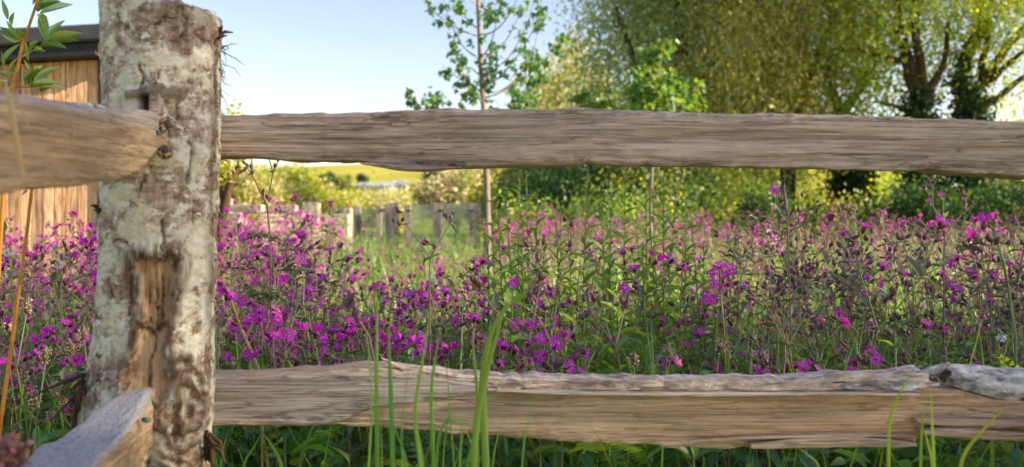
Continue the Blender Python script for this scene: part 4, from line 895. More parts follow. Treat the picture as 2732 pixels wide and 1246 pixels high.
shrub('hedge_bush', 770, 528, 30, 1.1, 0.85, 240, 44, 0.12, [B_YEL[0], B_YEL[1], B_YEL[1]], 'tall yellow-green bush in the hedge, highest one left of the sheds', 'bush', gh)
shrub('hedge_bush', 700, 535, 27, 1.1, 0.55, 180, 44, 0.11, [B_YEL[2], B_YEL[1], B_YEL[0]], 'pale blossom bush in front of the tall yellow-green one', 'bush', gh)
shrub('hedge_bush', 860, 562, 30, 1.2, 0.45, 150, 44, 0.11, [B_YEL[0], B_YEL[0], B_YEL[1]], 'low yellow bush below the dark far tree', 'bush', gh)
shrub('hedge_bush', 1030, 562, 34, 1.9, 0.42, 180, 44, 0.12, [B_YEL[0], B_YEL[2], B_YEL[1]], 'low wide bush below the grey sheds', 'bush', gh)
shrub('hedge_bush', 1215, 522, 24, 0.9, 0.48, 220, 44, 0.10, [B_YEL[2], B_YEL[1], B_YEL[2]], 'creamy flowering bush behind the glass panels', 'bush', gh)
shrub('hedge_bush', 1335, 560, 22, 0.7, 0.5, 180, 44, 0.10, [B_YEL[0], B_YEL[1], B_YEL[0]], 'sunlit yellow bush behind the maple trunk', 'bush', gh)
gf = 'far trees on the hillside'
shrub('hill_tree', 872, 484, 190, 1.7, 1.5, 110, 40, 0.4, B_FAR, 'dark blue-green tree by the pink-roofed far shed', 'tree', gf)
shrub('hill_tree', 922, 490, 180, 1.6, 1.5, 110, 40, 0.4, [B_YEL[1], B_YEL[0], B_FAR[1]], 'yellowish tree just left of the far grey sheds', 'tree', gf)
shrub('hill_tree', 1152, 474, 200, 1.9, 1.3, 100, 40, 0.4, B_FAR, 'dark tree right of the white-walled far shed', 'tree', gf)
shrub('hill_tree', 1250, 478, 190, 2.6, 1.3, 120, 40, 0.55, [B_FAR[0], B_FAR[1], B_YEL[1]], 'spreading dull green tree left of the maple trunk on the hill', 'tree', gf)
shrub('hill_tree', 968, 478, 230, 1.2, 1.0, 60, 40, 0.6, [B_FAR[1], B_YEL[1], B_FAR[1]], 'small olive tree behind the far grey sheds', 'tree', gf)
shrub('hill_tree', 1420, 478, 210, 6.0, 1.6, 150, 40, 0.6, [B_FAR[0], B_FAR[1], B_FAR[2]], 'dark hedge-like tree on the hill, right of the maple trunk', 'tree', gf)
shrub('hill_tree', 2700, 500, 120, 3.0, 1.0, 90, 40, 0.4, [B_YEL[1], B_YEL[0], B_FAR[1]], 'small lit tree in the field at the right edge', 'tree', gf)
shrub('hill_tree', 806, 508, 160, 1.5, 1.0, 90, 40, 0.4, [B_YEL[0], B_YEL[1], B_YEL[1]], 'pale yellow tree left of the pink-roofed far shed', 'tree', gf)
# dark leaning trunk beside the post, with its own foliage
d = 5.2; b0 = G(575, d)
g = crown_geo(r, [(*P(590, 430, d), 0.12, 0.14, 0.12), (*P(625, 455, d), 0.06, 0.1, 0.06), (*P(560, 380, d), 0.2, 0.2, 0.2)], 60, 22, 0.035, 0.035, 0.022, 0.3, 0.2, 3)
tree('leaning_shrub', b0, 'gnarled dark leaning trunk with yellow leaves, touching the post under the upper rail', 'shrub', [([b0, P(584, 600, d), P(598, 530, d), P(612, 480, d), P(642, 425, d)], 0.03, 0.014), ([P(600, 520, d), P(625, 470, d), P(668, 440, d)], 0.016, 0.006), ([P(590, 560, d), P(588, 490, d), P(606, 425, d)], 0.012, 0.005)], [(g, B_YEL, 'crown')], None, MAT_DARKBARK)

# far farm sheds
def shed(u0, u1, ve, vr, vb, d, wallc, roofc, label, openings):
    a, b2 = P(u0, vb, d), P(u1, vb, d); ze, zr = P(0, ve, d)[2], P(0, vr, d)[2]; W_ = b2[0] - a[0]; dp = W_ * 0.6; zb = min(a[2], tz(a[0], d)) - 1.0
    s = thing('farm_shed', (a[0], d, zb), label, 'shed', 'far farm sheds'); o_ = np.array(s.location)
    g = Geo(); box(g, (a[0], d, zb), (b2[0], d + dp, ze)); part('wall', g, simple_mat('shed_wall', wallc, tuple(min(255, c + 16) for c in wallc), 0.6, 0.8), s, False, o_)
    ov = 0.25; g = Geo()
    V = [(a[0] - ov, d - ov, ze - 0.05), (b2[0] + ov, d - ov, ze - 0.05), (b2[0] + ov, d + dp / 2, zr), (a[0] - ov, d + dp / 2, zr), (b2[0] + ov, d + dp + ov, ze - 0.05), (a[0] - ov, d + dp + ov, ze - 0.05)]
    V = V + [(x, y, z + 0.14) for x, y, z in V]
    g.add(V, [[0, 1, 2, 3], [3, 2, 4, 5], [9, 8, 7, 6], [11, 10, 8, 9], [0, 6, 7, 1], [5, 4, 10, 11], [0, 3, 9, 6], [3, 5, 11, 9], [1, 7, 8, 2], [2, 8, 10, 4]])
    part('roof', g, simple_mat('shed_roof', roofc, tuple(min(255, c + 14) for c in roofc), 0.8, 0.6), s, False, o_)
    for nm, x0, x1, z0, z1, c in openings:
        g = Geo(); box(g, (a[0] + x0 * W_, d - 0.06, zb + 1.0 + z0 * (ze - zb - 1)), (a[0] + x1 * W_, d - 0.003, zb + 1.0 + z1 * (ze - zb - 1)))
        part(nm, g, simple_mat('shed_' + nm, c, c, 1, 0.7), s, False, o_)
shed(952, 1044, 495, 488, 514, 195, (150, 158, 170), (150, 160, 178), 'long low far shed with a blue-grey roof', [('door', 0.9, 0.985, 0.0, 0.9, (226, 222, 214)), ('window', 0.1, 0.3, 0.3, 0.7, (70, 74, 80)), ('window', 0.4, 0.6, 0.3, 0.7, (70, 74, 80))])
shed(1051, 1086, 493, 481, 507, 205, (226, 224, 220), (142, 142, 148), 'far shed with white walls under a tall grey roof', [('door', 0.35, 0.6, 0.0, 0.85, (90, 88, 86)), ('window', 0.75, 0.9, 0.3, 0.7, (80, 84, 90))])
shed(838, 882, 497, 491, 518, 175, (74, 68, 66), (190, 160, 150), 'dark far shed with a pale pink roof under the blue-green tree', [('door', 0.3, 0.8, 0.0, 0.55, (190, 140, 104))])
shed(930, 952, 498, 493, 512, 198, (110, 96, 88), (120, 106, 100), 'small brown far shed against the blue-grey one', [('door', 0.3, 0.6, 0.0, 0.8, (70, 60, 54))])
# field fence on the hill
ff = thing('field_fence', G(1100, 196), 'thin brown far field fence running right from the white-walled shed', 'fence'); o_ = np.array(ff.location); mff = simple_mat('field_fence_wood', (112, 92, 72), (140, 118, 94), 4, 0.9)
for k in range(12):
    a = P(1090 + k * 11, 506, 200); a[2] = tz(a[0], 200); g = Geo(); box(g, (a[0] - 0.09, 199.95, a[2] - 0.3), (a[0] + 0.09, 200.1, a[2] + 1.25)); part('post', g, mff, ff, False, o_)
for hz in (0.4, 0.75, 1.1):
    g = Geo(); p = [np.array([P(u, 0, 200)[0], 199.88, tz(P(u, 0, 200)[0], 200) + hz]) for u in np.linspace(1088, 1213, 14)]; tube(g, p, 0.06, 5); part('rail', g, mff, ff, False, o_)

# ================================================================== the meadow
MAT_PETAL = leaf_mat('campion_petal', (222, 44, 208), (248, 60, 204), 0.45, 0.28, gloss=0.03, hue=0.03)
MAT_PETAL2 = leaf_mat('campion_petal_pink', (236, 84, 196), (250, 96, 190), 0.45, 0.25, gloss=0.03, hue=0.03)
MAT_PETALW = leaf_mat('white_petal', (236, 236, 232), (240, 240, 230), 0.35, 0.05, gloss=0.03, hue=0.0)
MAT_CALYX = leaf_mat('campion_calyx', (108, 44, 62), (150, 60, 70), 0.2, 0.3, gloss=0.05)
MAT_POD = leaf_mat('campion_pod', (112, 74, 78), (140, 92, 74), 0.1, 0.3, gloss=0.07)
MAT_EYE = leaf_mat('flower_eye', (236, 200, 226), None, 0.2, 0.05, hue=0.0)
MAT_STEM_R = leaf_mat('stem_purple', (160, 130, 114), (180, 142, 106), 0.15, 0.25)
MAT_STEM_G = leaf_mat('stem_green', (142, 156, 92), (176, 186, 84), 0.2, 0.25)
MAT_STEM_S = leaf_mat('stem_straw', (176, 150, 104), (200, 170, 100), 0.2, 0.25)
MAT_LEAF = leaf_mat('campion_leaf', (98, 138, 70), (160, 190, 68), 0.42, 0.3)
MAT_BRACT = leaf_mat('campion_bract', (122, 130, 92), (140, 150, 74), 0.3, 0.3)
MAT_HERB = leaf_mat('willowherb_leaf', (112, 160, 56), (184, 208, 60), 0.48, 0.3)
MAT_HERB2 = leaf_mat('willowherb_stem', (122, 128, 66), (150, 160, 60), 0.2, 0.25)
MAT_GRASS = leaf_mat('grass_blade', (108, 150, 62), (178, 206, 66), 0.45, 0.35)
MAT_GRASS_B = leaf_mat('bright_blade', (104, 158, 52), (170, 210, 50), 0.42, 0.2, gloss=0.05)
MAT_GRASS_Y = leaf_mat('yellow_blade', (150, 178, 44), (200, 216, 50), 0.42, 0.2, gloss=0.05)
MAT_FERN = leaf_mat('ferny_leaf', (88, 138, 62), (146, 184, 62), 0.4, 0.3)
MAT_DOCK = leaf_mat('broad_leaf', (94, 136, 80), (152, 186, 78), 0.38, 0.3, gloss=0.07)
MAT_DRY = leaf_mat('dry_straw', (206, 172, 116), (220, 190, 120), 0.3, 0.2)

def leaf_geo(n=5, wide=0.4, fold=0.22, curl=0.25, m=0, tip=1.6):
    """unit leaf along +y; width 1 before scaling"""
    t = np.linspace(0, 1, n + 1); w = 0.5 * np.sin(math.pi * t ** (math.log(0.5) / math.log(wide))) ** 0.9; w[0] = 0.03; w[-1] = 0.0
    V = []
    for ti, wi in zip(t, w): V += [(-wi, ti, fold * wi - curl * ti * ti), (0, ti, -curl * ti * ti), (wi, ti, fold * wi - curl * ti * ti)]
    Q = []
    for i in range(n): a = i * 3; Q += [[a, a + 1, a + 4, a + 3], [a + 1, a + 2, a + 5, a + 4]]
    return Geo().add(V, Q, None, m)

def flower_geo(seed, lod=0, white=False):
    r = np.random.default_rng(seed); g = Geo()
    L = 0.0115
    if lod: lathe(g, [(0.0014, 0), (0.0036, L * 0.45), (0.002, L)], 4, 1)
    else: lathe(g, [(0.001, 0), (0.0028, L * 0.2), (0.0036, L * 0.5), (0.0030, L * 0.85), (0.0024, L)], 7, 1)
    cup = r.uniform(-0.25, 0.45); closed = seed % 5 == 4
    for k in range(5):
        a = k * 2 * math.pi / 5 + r.normal() * 0.12; c, s = math.cos(a), math.sin(a); rr = r.uniform(0.9, 1.12)
        def pt(x, y):     # x outward, y sideways
            z = L + (cup * x + 22 * x * x * r.uniform(-0.6, 0.5)) + (0.9 * x if closed else 0); q = x * (0.6 if closed else 1) * rr
            return (c * q - s * y, s * q + c * y, z)
        if lod:
            g.add([pt(0.001, 0), pt(0.010, -0.0052), pt(0.0105, 0), pt(0.010, 0.0052)], None, [[0, 1, 2], [0, 2, 3]], 0)
        else:
            V = [pt(0.0012, 0), pt(0.0055, -0.0030), pt(0.0055, 0.0030), pt(0.0100, -0.0056), pt(0.0100, 0.0056), pt(0.0125, -0.0034), pt(0.0125, 0.0034), pt(0.0090, 0)]
            g.add(V, None, [[0, 1, 7], [0, 7, 2], [1, 3, 7], [3, 5, 7], [2, 7, 4], [4, 7, 6]], 0)
            V = [(c * 0.0012, s * 0.0012, L + 0.0018), (c * 0.0032 - s * 0.0011, s * 0.0032 + c * 0.0011, L + 0.0012), (c * 0.0032 + s * 0.0011, s * 0.0032 - c * 0.0011, L + 0.0012)]
            g.add(V, None, [[0, 1, 2]], 2)
    return g

def pod_geo(seed, lod=0):
    r = np.random.default_rng(seed + 50); g = Geo(); f = r.uniform(0.8, 1.15); n = 4 if lod else 8; L = 0.0125
    pr = [(0.001, 0), (0.0030 * f, L * 0.26), (0.0035 * f, L * 0.48), (0.0024 * f, L * 0.8), (0.0007, L)]
    lathe(g, pr if not lod else [pr[0], pr[2], pr[4]], n, 0)
    if not lod:
        for k in range(4):
            a = k * 1.57; g.add([(0.001 * math.cos(a), 0.001 * math.sin(a), L * 0.95), (0.001 * math.cos(a + 1.5), 0.001 * math.sin(a + 1.5), L * 0.95), (0.0022 * math.cos(a + 0.7), 0.0022 * math.sin(a + 0.7), L * 1.22)], None, [[0, 1, 2]], 1)
    return g

def bud_geo(seed, lod=0):
    g = Geo(); n = 4 if lod else 7; L = 0.0125
    pr = [(0.001, 0), (0.0026, L * 0.3), (0.0028, L * 0.55), (0.0014, L * 0.9), (0.0003, L * 1.08)]
    return lathe(g, pr if not lod else [pr[0], pr[2], pr[4]], n, 0)

NFL, NPD, NLF = 10, 4, 3
FL_G = [flower_geo(k) for k in range(NFL)]; FL_L = [flower_geo(k, 1) for k in range(NFL)]
PD_G = [pod_geo(k) for k in range(NPD)]; PD_L = [pod_geo(k, 1) for k in range(NPD)]
BD_G = [bud_geo(0)]; BD_L = [bud_geo(0, 1)]
LF_G = [leaf_geo(5, 0.42, 0.25, c) for c in (0.12, 0.3, 0.5)]; LF_L = [leaf_geo(2, 0.45, 0.25, c) for c in (0.12, 0.3, 0.5)]
FL_ME = [g.mesh('flower', [MAT_PETAL2 if k in (2, 7) else MAT_PETAL, MAT_CALYX, MAT_EYE]) for k, g in enumerate(FL_G)]; FLW_ME = [g.mesh('flower', [MAT_PETALW, MAT_STEM_G, MAT_EYE]) for g in FL_G]
PD_ME = [g.mesh('seed_pod', [MAT_POD, MAT_STEM_S]) for g in PD_G]; BD_ME = [BD_G[0].mesh('bud', [MAT_CALYX])]
LF_ME = [g.mesh('leaf', [MAT_LEAF]) for g in LF_G]
STEMS = [MAT_STEM_R, MAT_STEM_G, MAT_STEM_S]

class Plant: pass
def campion(seed, style):
    """one red campion about 0.62 m high: forked stem, leaf pairs, flowers, buds and seed pods"""
    r = np.random.default_rng(seed); P_ = Plant(); P_.tubes = []; P_.items = []; P_.bracts = []; P_.style = style
    pf = {'flower': 0.74, 'mixed': 0.34, 'seed': 0.04}[style]
    def leafpair(p, d, L, W, real):
        az = r.uniform(0, 6.28); b = basis(d, az)
        for s in (-1, 1):
            out = b[:, 0] * s + np.array([0, 0, r.uniform(0.15, 0.7)]) + r.normal(size=3) * 0.15
            M = M4(basis_y(out, np.array([0, 0, 1.0]) + r.normal(size=3) * 0.3) @ np.diag([W, L, L]), p)
            (P_.items.append(('leaf', int(r.integers(NLF)), M)) if real else P_.bracts.append((int(r.integers(NLF)), M)))
    def end(p, d, kind=None):
        L = r.uniform(0.006, 0.022); q = p + nrm(d) * L; P_.tubes.append((np.array([p, q]), 0.0007, 0.0006))
        k = kind or ('flower' if r.random() < pf else ('bud' if r.random() < (0.5 if style != 'seed' else 0.12) else 'pod'))
        n = {'flower': NFL, 'pod': NPD, 'bud': 1}[k]; s = r.uniform(0.6, 0.98) if k == 'flower' else r.uniform(0.85, 1.15)
        P_.items.append((k, int(r.integers(n)), M4(basis(nrm(d) + r.normal(size=3) * 0.2, r.uniform(0, 6)), q, s)))
    def cluster(p, d, n):
        for _ in range(n): end(p, nrm(d) + r.normal(size=3) * np.array([0.75, 0.75, 0.4]) + [0, 0, 0.1])
    def grow(p, d, L, rad, depth):
        mid = p + d * L * 0.5 + r.normal(size=3) * L * 0.04; q = p + d * L + np.array([0, 0, L * 0.05])
        P_.tubes.append((np.array([p, mid, q]), rad, rad * 0.8))
        if depth == 0:
            leafpair(q, d, r.uniform(0.008, 0.016), 0.006, False); cluster(q, d, int(r.integers(2, 4))); return
        leafpair(q, d, r.uniform(0.02, 0.035), 0.011, False)
        az = r.uniform(0, 6.28); b = basis(d, az); ang = r.uniform(0.3, 0.62)
        for s in (-1, 1):
            if r.random() < 0.9: grow(q, nrm(d + b[:, 0] * s * math.tan(ang) + [0, 0, 0.25]), L * r.uniform(0.45, 0.75), rad * 0.72, depth - 1)
        if r.random() < 0.7: end(q, nrm(d + r.normal(size=3) * 0.3))
    h0 = r.uniform(0.28, 0.40); lean = np.array([*(r.normal(size=2) * 0.10), 1.0]); d0 = nrm(lean)
    p1 = d0 * h0; P_.tubes.append((np.array([[0, 0, 0], d0 * h0 * 0.33 + [*(r.normal(size=2) * 0.006), 0], d0 * h0 * 0.66 + [*(r.normal(size=2) * 0.006), 0], p1]), 0.0021, 0.0018))
    for f in (0.5, 0.85): leafpair(d0 * h0 * f, d0, r.uniform(0.045, 0.075), r.uniform(0.018, 0.028), f > 0.4)
    if r.random() < 0.75:
        b = basis(d0, r.uniform(0, 6)); grow(d0 * h0 * r.uniform(0.6, 0.85), nrm(d0 + b[:, 0] * 0.6), 0.09, 0.0013, 1 if r.random() < 0.6 else 0)
    grow(p1, nrm(d0 + np.array([*(r.normal(size=2) * 0.05), 0])), r.uniform(0.09, 0.14), 0.0016, 2)
    return P_

def stem_geo(pl, sides, lod=False):
    g = Geo()
    for pts, a, b in pl.tubes:
        k = 1.25 if lod else 1.0
        tube(g, pts if not lod or len(pts) < 3 else pts[[0, -1]], [a * k, b * k], sides, 0, cap=False)
    for v, M in pl.bracts: g2 = (LF_L if lod else LF_G)[v]; V, Q, T, qm, tm = Geo().tile(g2, [M]).arr(); g.add(V, Q, T, 1)
    return g

TPL = []
for k, st_ in enumerate(['flower'] * 7 + ['mixed'] * 6 + ['seed'] * 6):
    pl = campion(100 + k, st_); pl.me = stem_geo(pl, 5)
    sm = STEMS[(0 if st_ == 'seed' else k) % 3] if k % 4 else MAT_STEM_R
    pl.mesh_ = pl.me.mesh('stem', [sm, MAT_BRACT]); pl.lod = stem_geo(pl, 3, True); pl.sm = STEMS.index(sm); TPL.append(pl)
    it = [i for i in pl.items]; pl.items = [i for i in it if i[0] != 'leaf'][:15] + [i for i in it if i[0] == 'leaf'][:4]
BY = {s: [p for p in TPL if p.style == s] for s in ('flower', 'mixed', 'seed')}
ME = {'flower': FL_ME, 'white': FLW_ME, 'pod': PD_ME, 'bud': BD_ME, 'leaf': LF_ME}
NAME = {'flower': 'flower', 'white': 'flower', 'pod': 'seed_pod', 'bud': 'bud', 'leaf': 'leaf'}

r = np.random.default_rng(77)
spots = []
tries = 0
while len(spots) < 2900 and tries < 120000:
    tries += 1
    d = math.sqrt(r.uniform(1.52 ** 2, 10.2 ** 2)) if r.random() < 0.66 else r.uniform(1.62, 4.0)
    x = r.uniform(-0.62, 0.72) * d + r.uniform(-0.15, 0.15); u = U(x, d)
    if d > 6.3 and u > 1900 and r.random() < 0.3: continue
    if x > -0.9 and x < -0.30 and d < 1.5: continue
    if abs(x - (1302 - 1366) * K * 7.4) < 0.12 and abs(d - 7.4) < 0.15: continue
    if x < hA[0] + 0.4 and d > 5.7: continue
    if 1320 < u < 1880 and 1.6 < d < 4.5 and r.random() < 0.7: continue
    if d < 2.3 and r.random() < 0.1: continue
    if d < 1.62 or (310 < u < 540 and d < 4): continue
    if u > 1850 and r.random() < 0.38: continue
    if u > 1250 and d < 2.05 and r.random() < 0.35: continue
    pd_ = 0.07 if d < 3 else 0.09
    if any(abs(a[0] - x) < pd_ * 0.6 and abs(a[1] - d) < pd_ * 0.8 for a in spots[-400:]): continue
    spots.append((x, d))
spots.sort(key=lambda a: a[1])
def style_at(u, d, q):
    if u < 620: w_ = (0.9, 0.08)
    elif u < 1250: w_ = (0.8, 0.14) if d < 5 else (0.55, 0.3)
    elif u < 1900: w_ = (0.62, 0.22)
    else: w_ = (0.16, 0.3)
    if d > 5 and u > 1250: w_ = (w_[0] * 0.55, 0.3)
    return 'flower' if q < w_[0] else ('mixed' if q < w_[0] + w_[1] else 'seed')
def where(u):
    for lim, txt in ((110, 'at the left edge'), (300, 'left of the fence post'), (620, 'right of the fence post'), (760, 'below the sleeper wall'), (900, 'below the far hedge'), (1040, 'left of the glass pen'), (1180, 'before the glass pen'), (1310, 'by the maple trunk'), (1450, 'left among the willowherbs'), (1600, 'amid the willowherbs'),
                     (1740, 'by the oak stem'), (1880, 'right among the willowherbs'), (2050, 'right of the willowherbs'), (2200, 'left of the ivy-clad trunks'), (2340, 'before the ivy-clad trunks'), (2480, 'before the low rail'), (2600, 'left of the peeling bark')):
        if u < lim: return txt
    return 'above the peeling bark'
LOOK = {'flower': 'campion full of magenta flowers', 'mixed': 'campion with flowers and dark pods', 'seed': 'brown campion gone to seed pods'}
N_IND = 285
far_m = {}; n_ind = 0
def place(pl, x, y, z, sc_, rz, tx=0.0, ty=0.0):
    Rx = np.array([[1, 0, tx], [0, 1, ty], [-tx, -ty, 1.0]]); return M4(rotz(rz) @ np.eye(3), (x, y, z)) @ M4(Rx, (0, 0, 0), sc_)
for k, (x, d) in enumerate(spots):
    u = U(x, d); st_ = style_at(u, d, r.random()); pl = BY[st_][int(r.integers(len(BY[st_])))]
    hgt = r.uniform(0.66, 0.76) if d < 1.9 else r.uniform(0.54, 0.88) if d < 4 else r.uniform(0.6, 0.9)
    if d > 2.0 and u < 900 and r.random() < 0.4: hgt *= 1.13
    if d > 2.4 and 900 < u < 1330: hgt *= 0.88
    if d > 4.5 and 870 < u < 1330: hgt *= 0.8
    if u > 1900 and 1.9 < d < 6: hgt *= 1.08
    M = place(pl, x, d, tz(x, d) - 0.005, hgt / 0.66, r.uniform(0, 6.28), *(r.normal(size=2) * 0.05))
    if d > 3.5: M[:3, :3] = M[:3, :3] @ np.diag([0.85, 0.85, 1.0])
    if n_ind < N_IND and -40 < u < 2780:
        n_ind += 1
        far = 'near the fence' if d < 1.95 else 'farther in' if d < 2.6 else 'deep in the meadow'; hw = 'short' if hgt < 0.62 else 'tall' if hgt > 0.74 else 'mid-height'
        t = link('red_campion', None, None, M); t.empty_display_size = 0.02
        tag(t, '%s %s %s, %s' % (hw, LOOK[st_], far, where(u)), 'wildflower', 'red campions in the meadow')
        link('stem', pl.mesh_, t)
        for kd, v, Mi in pl.items:
            wp = M @ Mi[:, 3]
            if wp[1] < 1.48 or (kd != 'leaf' and HY - (wp[2] - EYE) / (K * wp[1]) > 1120 and r.random() < 0.8): continue
            link(NAME[kd], ME[kd][v], t, Mi)
    else: far_m.setdefault(id(pl), (pl, []))[1].append(M)
g = Geo()   # the rest of the campions, too many and too small to tell apart
SLOT = {'flower': (4, 5, 5), 'pod': (6, 6), 'bud': (5,), 'leaf': (7,)}
for pl, ms in far_m.values():
    h = Geo(); V, Q, T, qm, tm = pl.lod.arr(); h.add(V, Q[qm == 0], None, pl.sm); h.add(V, Q[qm == 1], None, 3)
    for kd, v, Mi in pl.items:
        src = {'flower': FL_L, 'pod': PD_L, 'bud': BD_L, 'leaf': LF_L}[kd][v]; S = np.eye(4)
        V, Q, T, qm, tm = Geo().tile(src, [Mi]).arr()
        for mm in set(qm) | set(tm): h.add(V, Q[qm == mm], T[tm == mm], SLOT[kd][int(mm)])
    g.tile(h, np.array(ms))
tag(link('far_campions', g.mesh('far_campions', STEMS + [MAT_BRACT, MAT_PETAL, MAT_CALYX, MAT_POD, MAT_LEAF])), 'mass of red campions filling the back of the meadow', 'wildflowers', None, 'stuff')

# ---- undergrowth: leaves, ferny sprays and grass that nobody could count
def fern_geo():
    g = Geo(); n = 11
    for k in range(1, n):
        t = k / n; L = 0.26 * math.sin(math.pi * (0.15 + 0.8 * t)) + 0.04
        for s in (-1, 1):
            g.add([(0, t, -0.15 * t * t), (s * L * 0.5, t + 0.055, -0.15 * t * t + 0.02), (s * L, t + 0.05, -0.15 * t * t - 0.02), (s * L * 0.5, t - 0.02, -0.15 * t * t + 0.02)], [[0, 1, 2, 3]])
    g.add([(-0.008, 0, 0), (0.008, 0, 0), (0.004, 1, -0.15), (-0.004, 1, -0.15)], [[0, 1, 2, 3]])
    return g
FERN = fern_geo()
BLADE = Geo()
for a, (t0, t1) in enumerate(((0, 0.4), (0.4, 0.75), (0.75, 1))):
    f = lambda t: (0.5 * (1 - t ** 2.2) + 0.02, t, 0.35 * t * t)
    p, q = f(t0), f(t1); BLADE.add([(-p[0], p[1], p[2]), (p[0], p[1], p[2]), (q[0], q[1], q[2]), (-q[0], q[1], q[2])], [[0, 1, 2, 3]])
def scatter(n, dmin, dmax, near=0.5):
    d = np.where(r.random(n) < near, r.uniform(dmin, min(dmax, 3.6), n), np.sqrt(r.uniform(dmin ** 2, dmax ** 2, n)))
    return r.uniform(-0.62, 0.72, n) * d + r.uniform(-0.1, 0.1, n), d
def under(name, geo, mats, n, dmin, dmax, zlo, zhi, L, W, tilt, label, cat, near=0.5, sel=None, zpow=1.0):
    x, d = scatter(n, dmin, dmax, near)
    if sel is not None:
        k = sel(U(x, d), d); x, d = x[k], d[k]; n = len(x)
    z = terrain(x, d) + zlo + (zhi - zlo) * r.random(n) ** zpow
    az = r.uniform(0, 6.28, n); el = r.uniform(*tilt, n)
    y = np.stack([np.cos(az) * np.cos(el), np.sin(az) * np.cos(el), np.sin(el)], 1)
    up = r.normal(size=(n, 3)) * 0.35; up[:, 2] += 1; xx = np.cross(y, up); xx /= np.linalg.norm(xx, axis=1)[:, None]; zz_ = np.cross(xx, y)
    Ls = r.uniform(*L, n); Ws = Ls * r.uniform(*W, n)
    M = np.zeros((n, 4, 4)); M[:, 3, 3] = 1; M[:, :3, 0] = xx * Ws[:, None]; M[:, :3, 1] = y * Ls[:, None]; M[:, :3, 2] = zz_ * Ls[:, None]; M[:, :3, 3] = np.stack([x, d, z], 1)
    g = Geo(); s = r.integers(0, len(mats), n)
    for k in range(len(mats)):
        h = Geo().tile(geo, M[s == k]); V, Q, T, qm, tm = h.arr(); g.add(V, Q, T, k)
    return tag(link(name, g.mesh(name, mats)), label, cat, None, 'stuff')
hutfree = lambda u, d: ~((u < 330) & (d > 5.6))
under('undergrowth', leaf_geo(3, 0.42, 0.25, 0.3), [MAT_LEAF, MAT_DOCK, MAT_LEAF, MAT_HERB], 19500, 1.45, 10.5, 0.05, 0.54, (0.035, 0.085), (0.28, 0.42), (-0.5, 0.9), 'green leafy undergrowth between the flower stems', 'undergrowth', 0.5, hutfree)
under('fern_leaves', FERN, [MAT_FERN, MAT_FERN, MAT_HERB], 5000, 1.45, 6.5, 0.05, 0.42, (0.09, 0.17), (0.9, 1.2), (0.0, 1.0), 'feathery green leaves low in the meadow', 'undergrowth', 0.7, lambda u, d: hutfree(u, d) & ((u > 1700) | (u < 1150) | (r.random(len(u)) < 0.3)))
under('grass', BLADE, [MAT_GRASS, MAT_GRASS, MAT_GRASS_B, MAT_HERB], 24000, 1.45, 11.0, 0.0, 0.12, (0.28, 0.60), (0.012, 0.022), (1.0, 1.5), 'long grass growing through the meadow', 'grass', 0.45, lambda u, d: hutfree(u, d) & ((d > 2.3) | (r.random(len(u)) < 0.4)))
under('low_leaves', leaf_geo(4, 0.42, 0.25, 0.35), [MAT_LEAF, MAT_DOCK, MAT_DOCK, MAT_HERB], 3800, 1.47, 2.6, 0.22, 0.56, (0.03, 0.068), (0.32, 0.5), (-0.4, 0.9), 'broad green leaves crowded under and behind the lower rail', 'undergrowth', 0.5)
under('low_ferns', FERN, [MAT_FERN, MAT_FERN, MAT_HERB], 1500, 1.48, 2.4, 0.2, 0.54, (0.07, 0.13), (0.9, 1.2), (0.1, 1.1), 'feathery leaves crowded under and behind the lower rail', 'undergrowth', 0.5)

# ================================================================== plants that stand out
r = np.random.default_rng(5)
# ---- willowherbs: tall leafy green stalks in the middle
HERB_ME = [leaf_geo(4, 0.36, 0.25, c).mesh('leaf', [MAT_HERB]) for c in (0.1, 0.3, 0.5)]
herbs = [(1322, 500, 2.6), (1350, 470, 2.5), (1342, 560, 2.3), (1385, 560, 2.7), (1415, 455, 2.9), (1440, 500, 2.6), (1400, 610, 2.2), (1470, 590, 2.4), (1500, 560, 2.8), (1535, 620, 2.4), (1567, 442, 2.7), (1590, 540, 2.5), (1620, 500, 3.0), (1640, 590, 2.3), (1672, 444, 2.6), (1690, 560, 2.8), (1720, 520, 2.4), (1752, 500, 2.7),
         (1776, 462, 2.5), (1800, 480, 2.7), (1822, 520, 2.4), (1850, 590, 2.6), (1745, 610, 2.3), (1600, 640, 2.2), (1450, 640, 2.3), (1375, 470, 3.0), (1365, 640, 2.15), (1560, 690, 2.1), (1700, 650, 2.2), (1810, 640, 2.3), (2100, 590, 2.6), (1975, 560, 2.9), (1300, 640, 2.4), (1490, 700, 2.1), (1660, 720, 2.1), (1890, 640, 2.6)]
herbs = sorted(herbs)
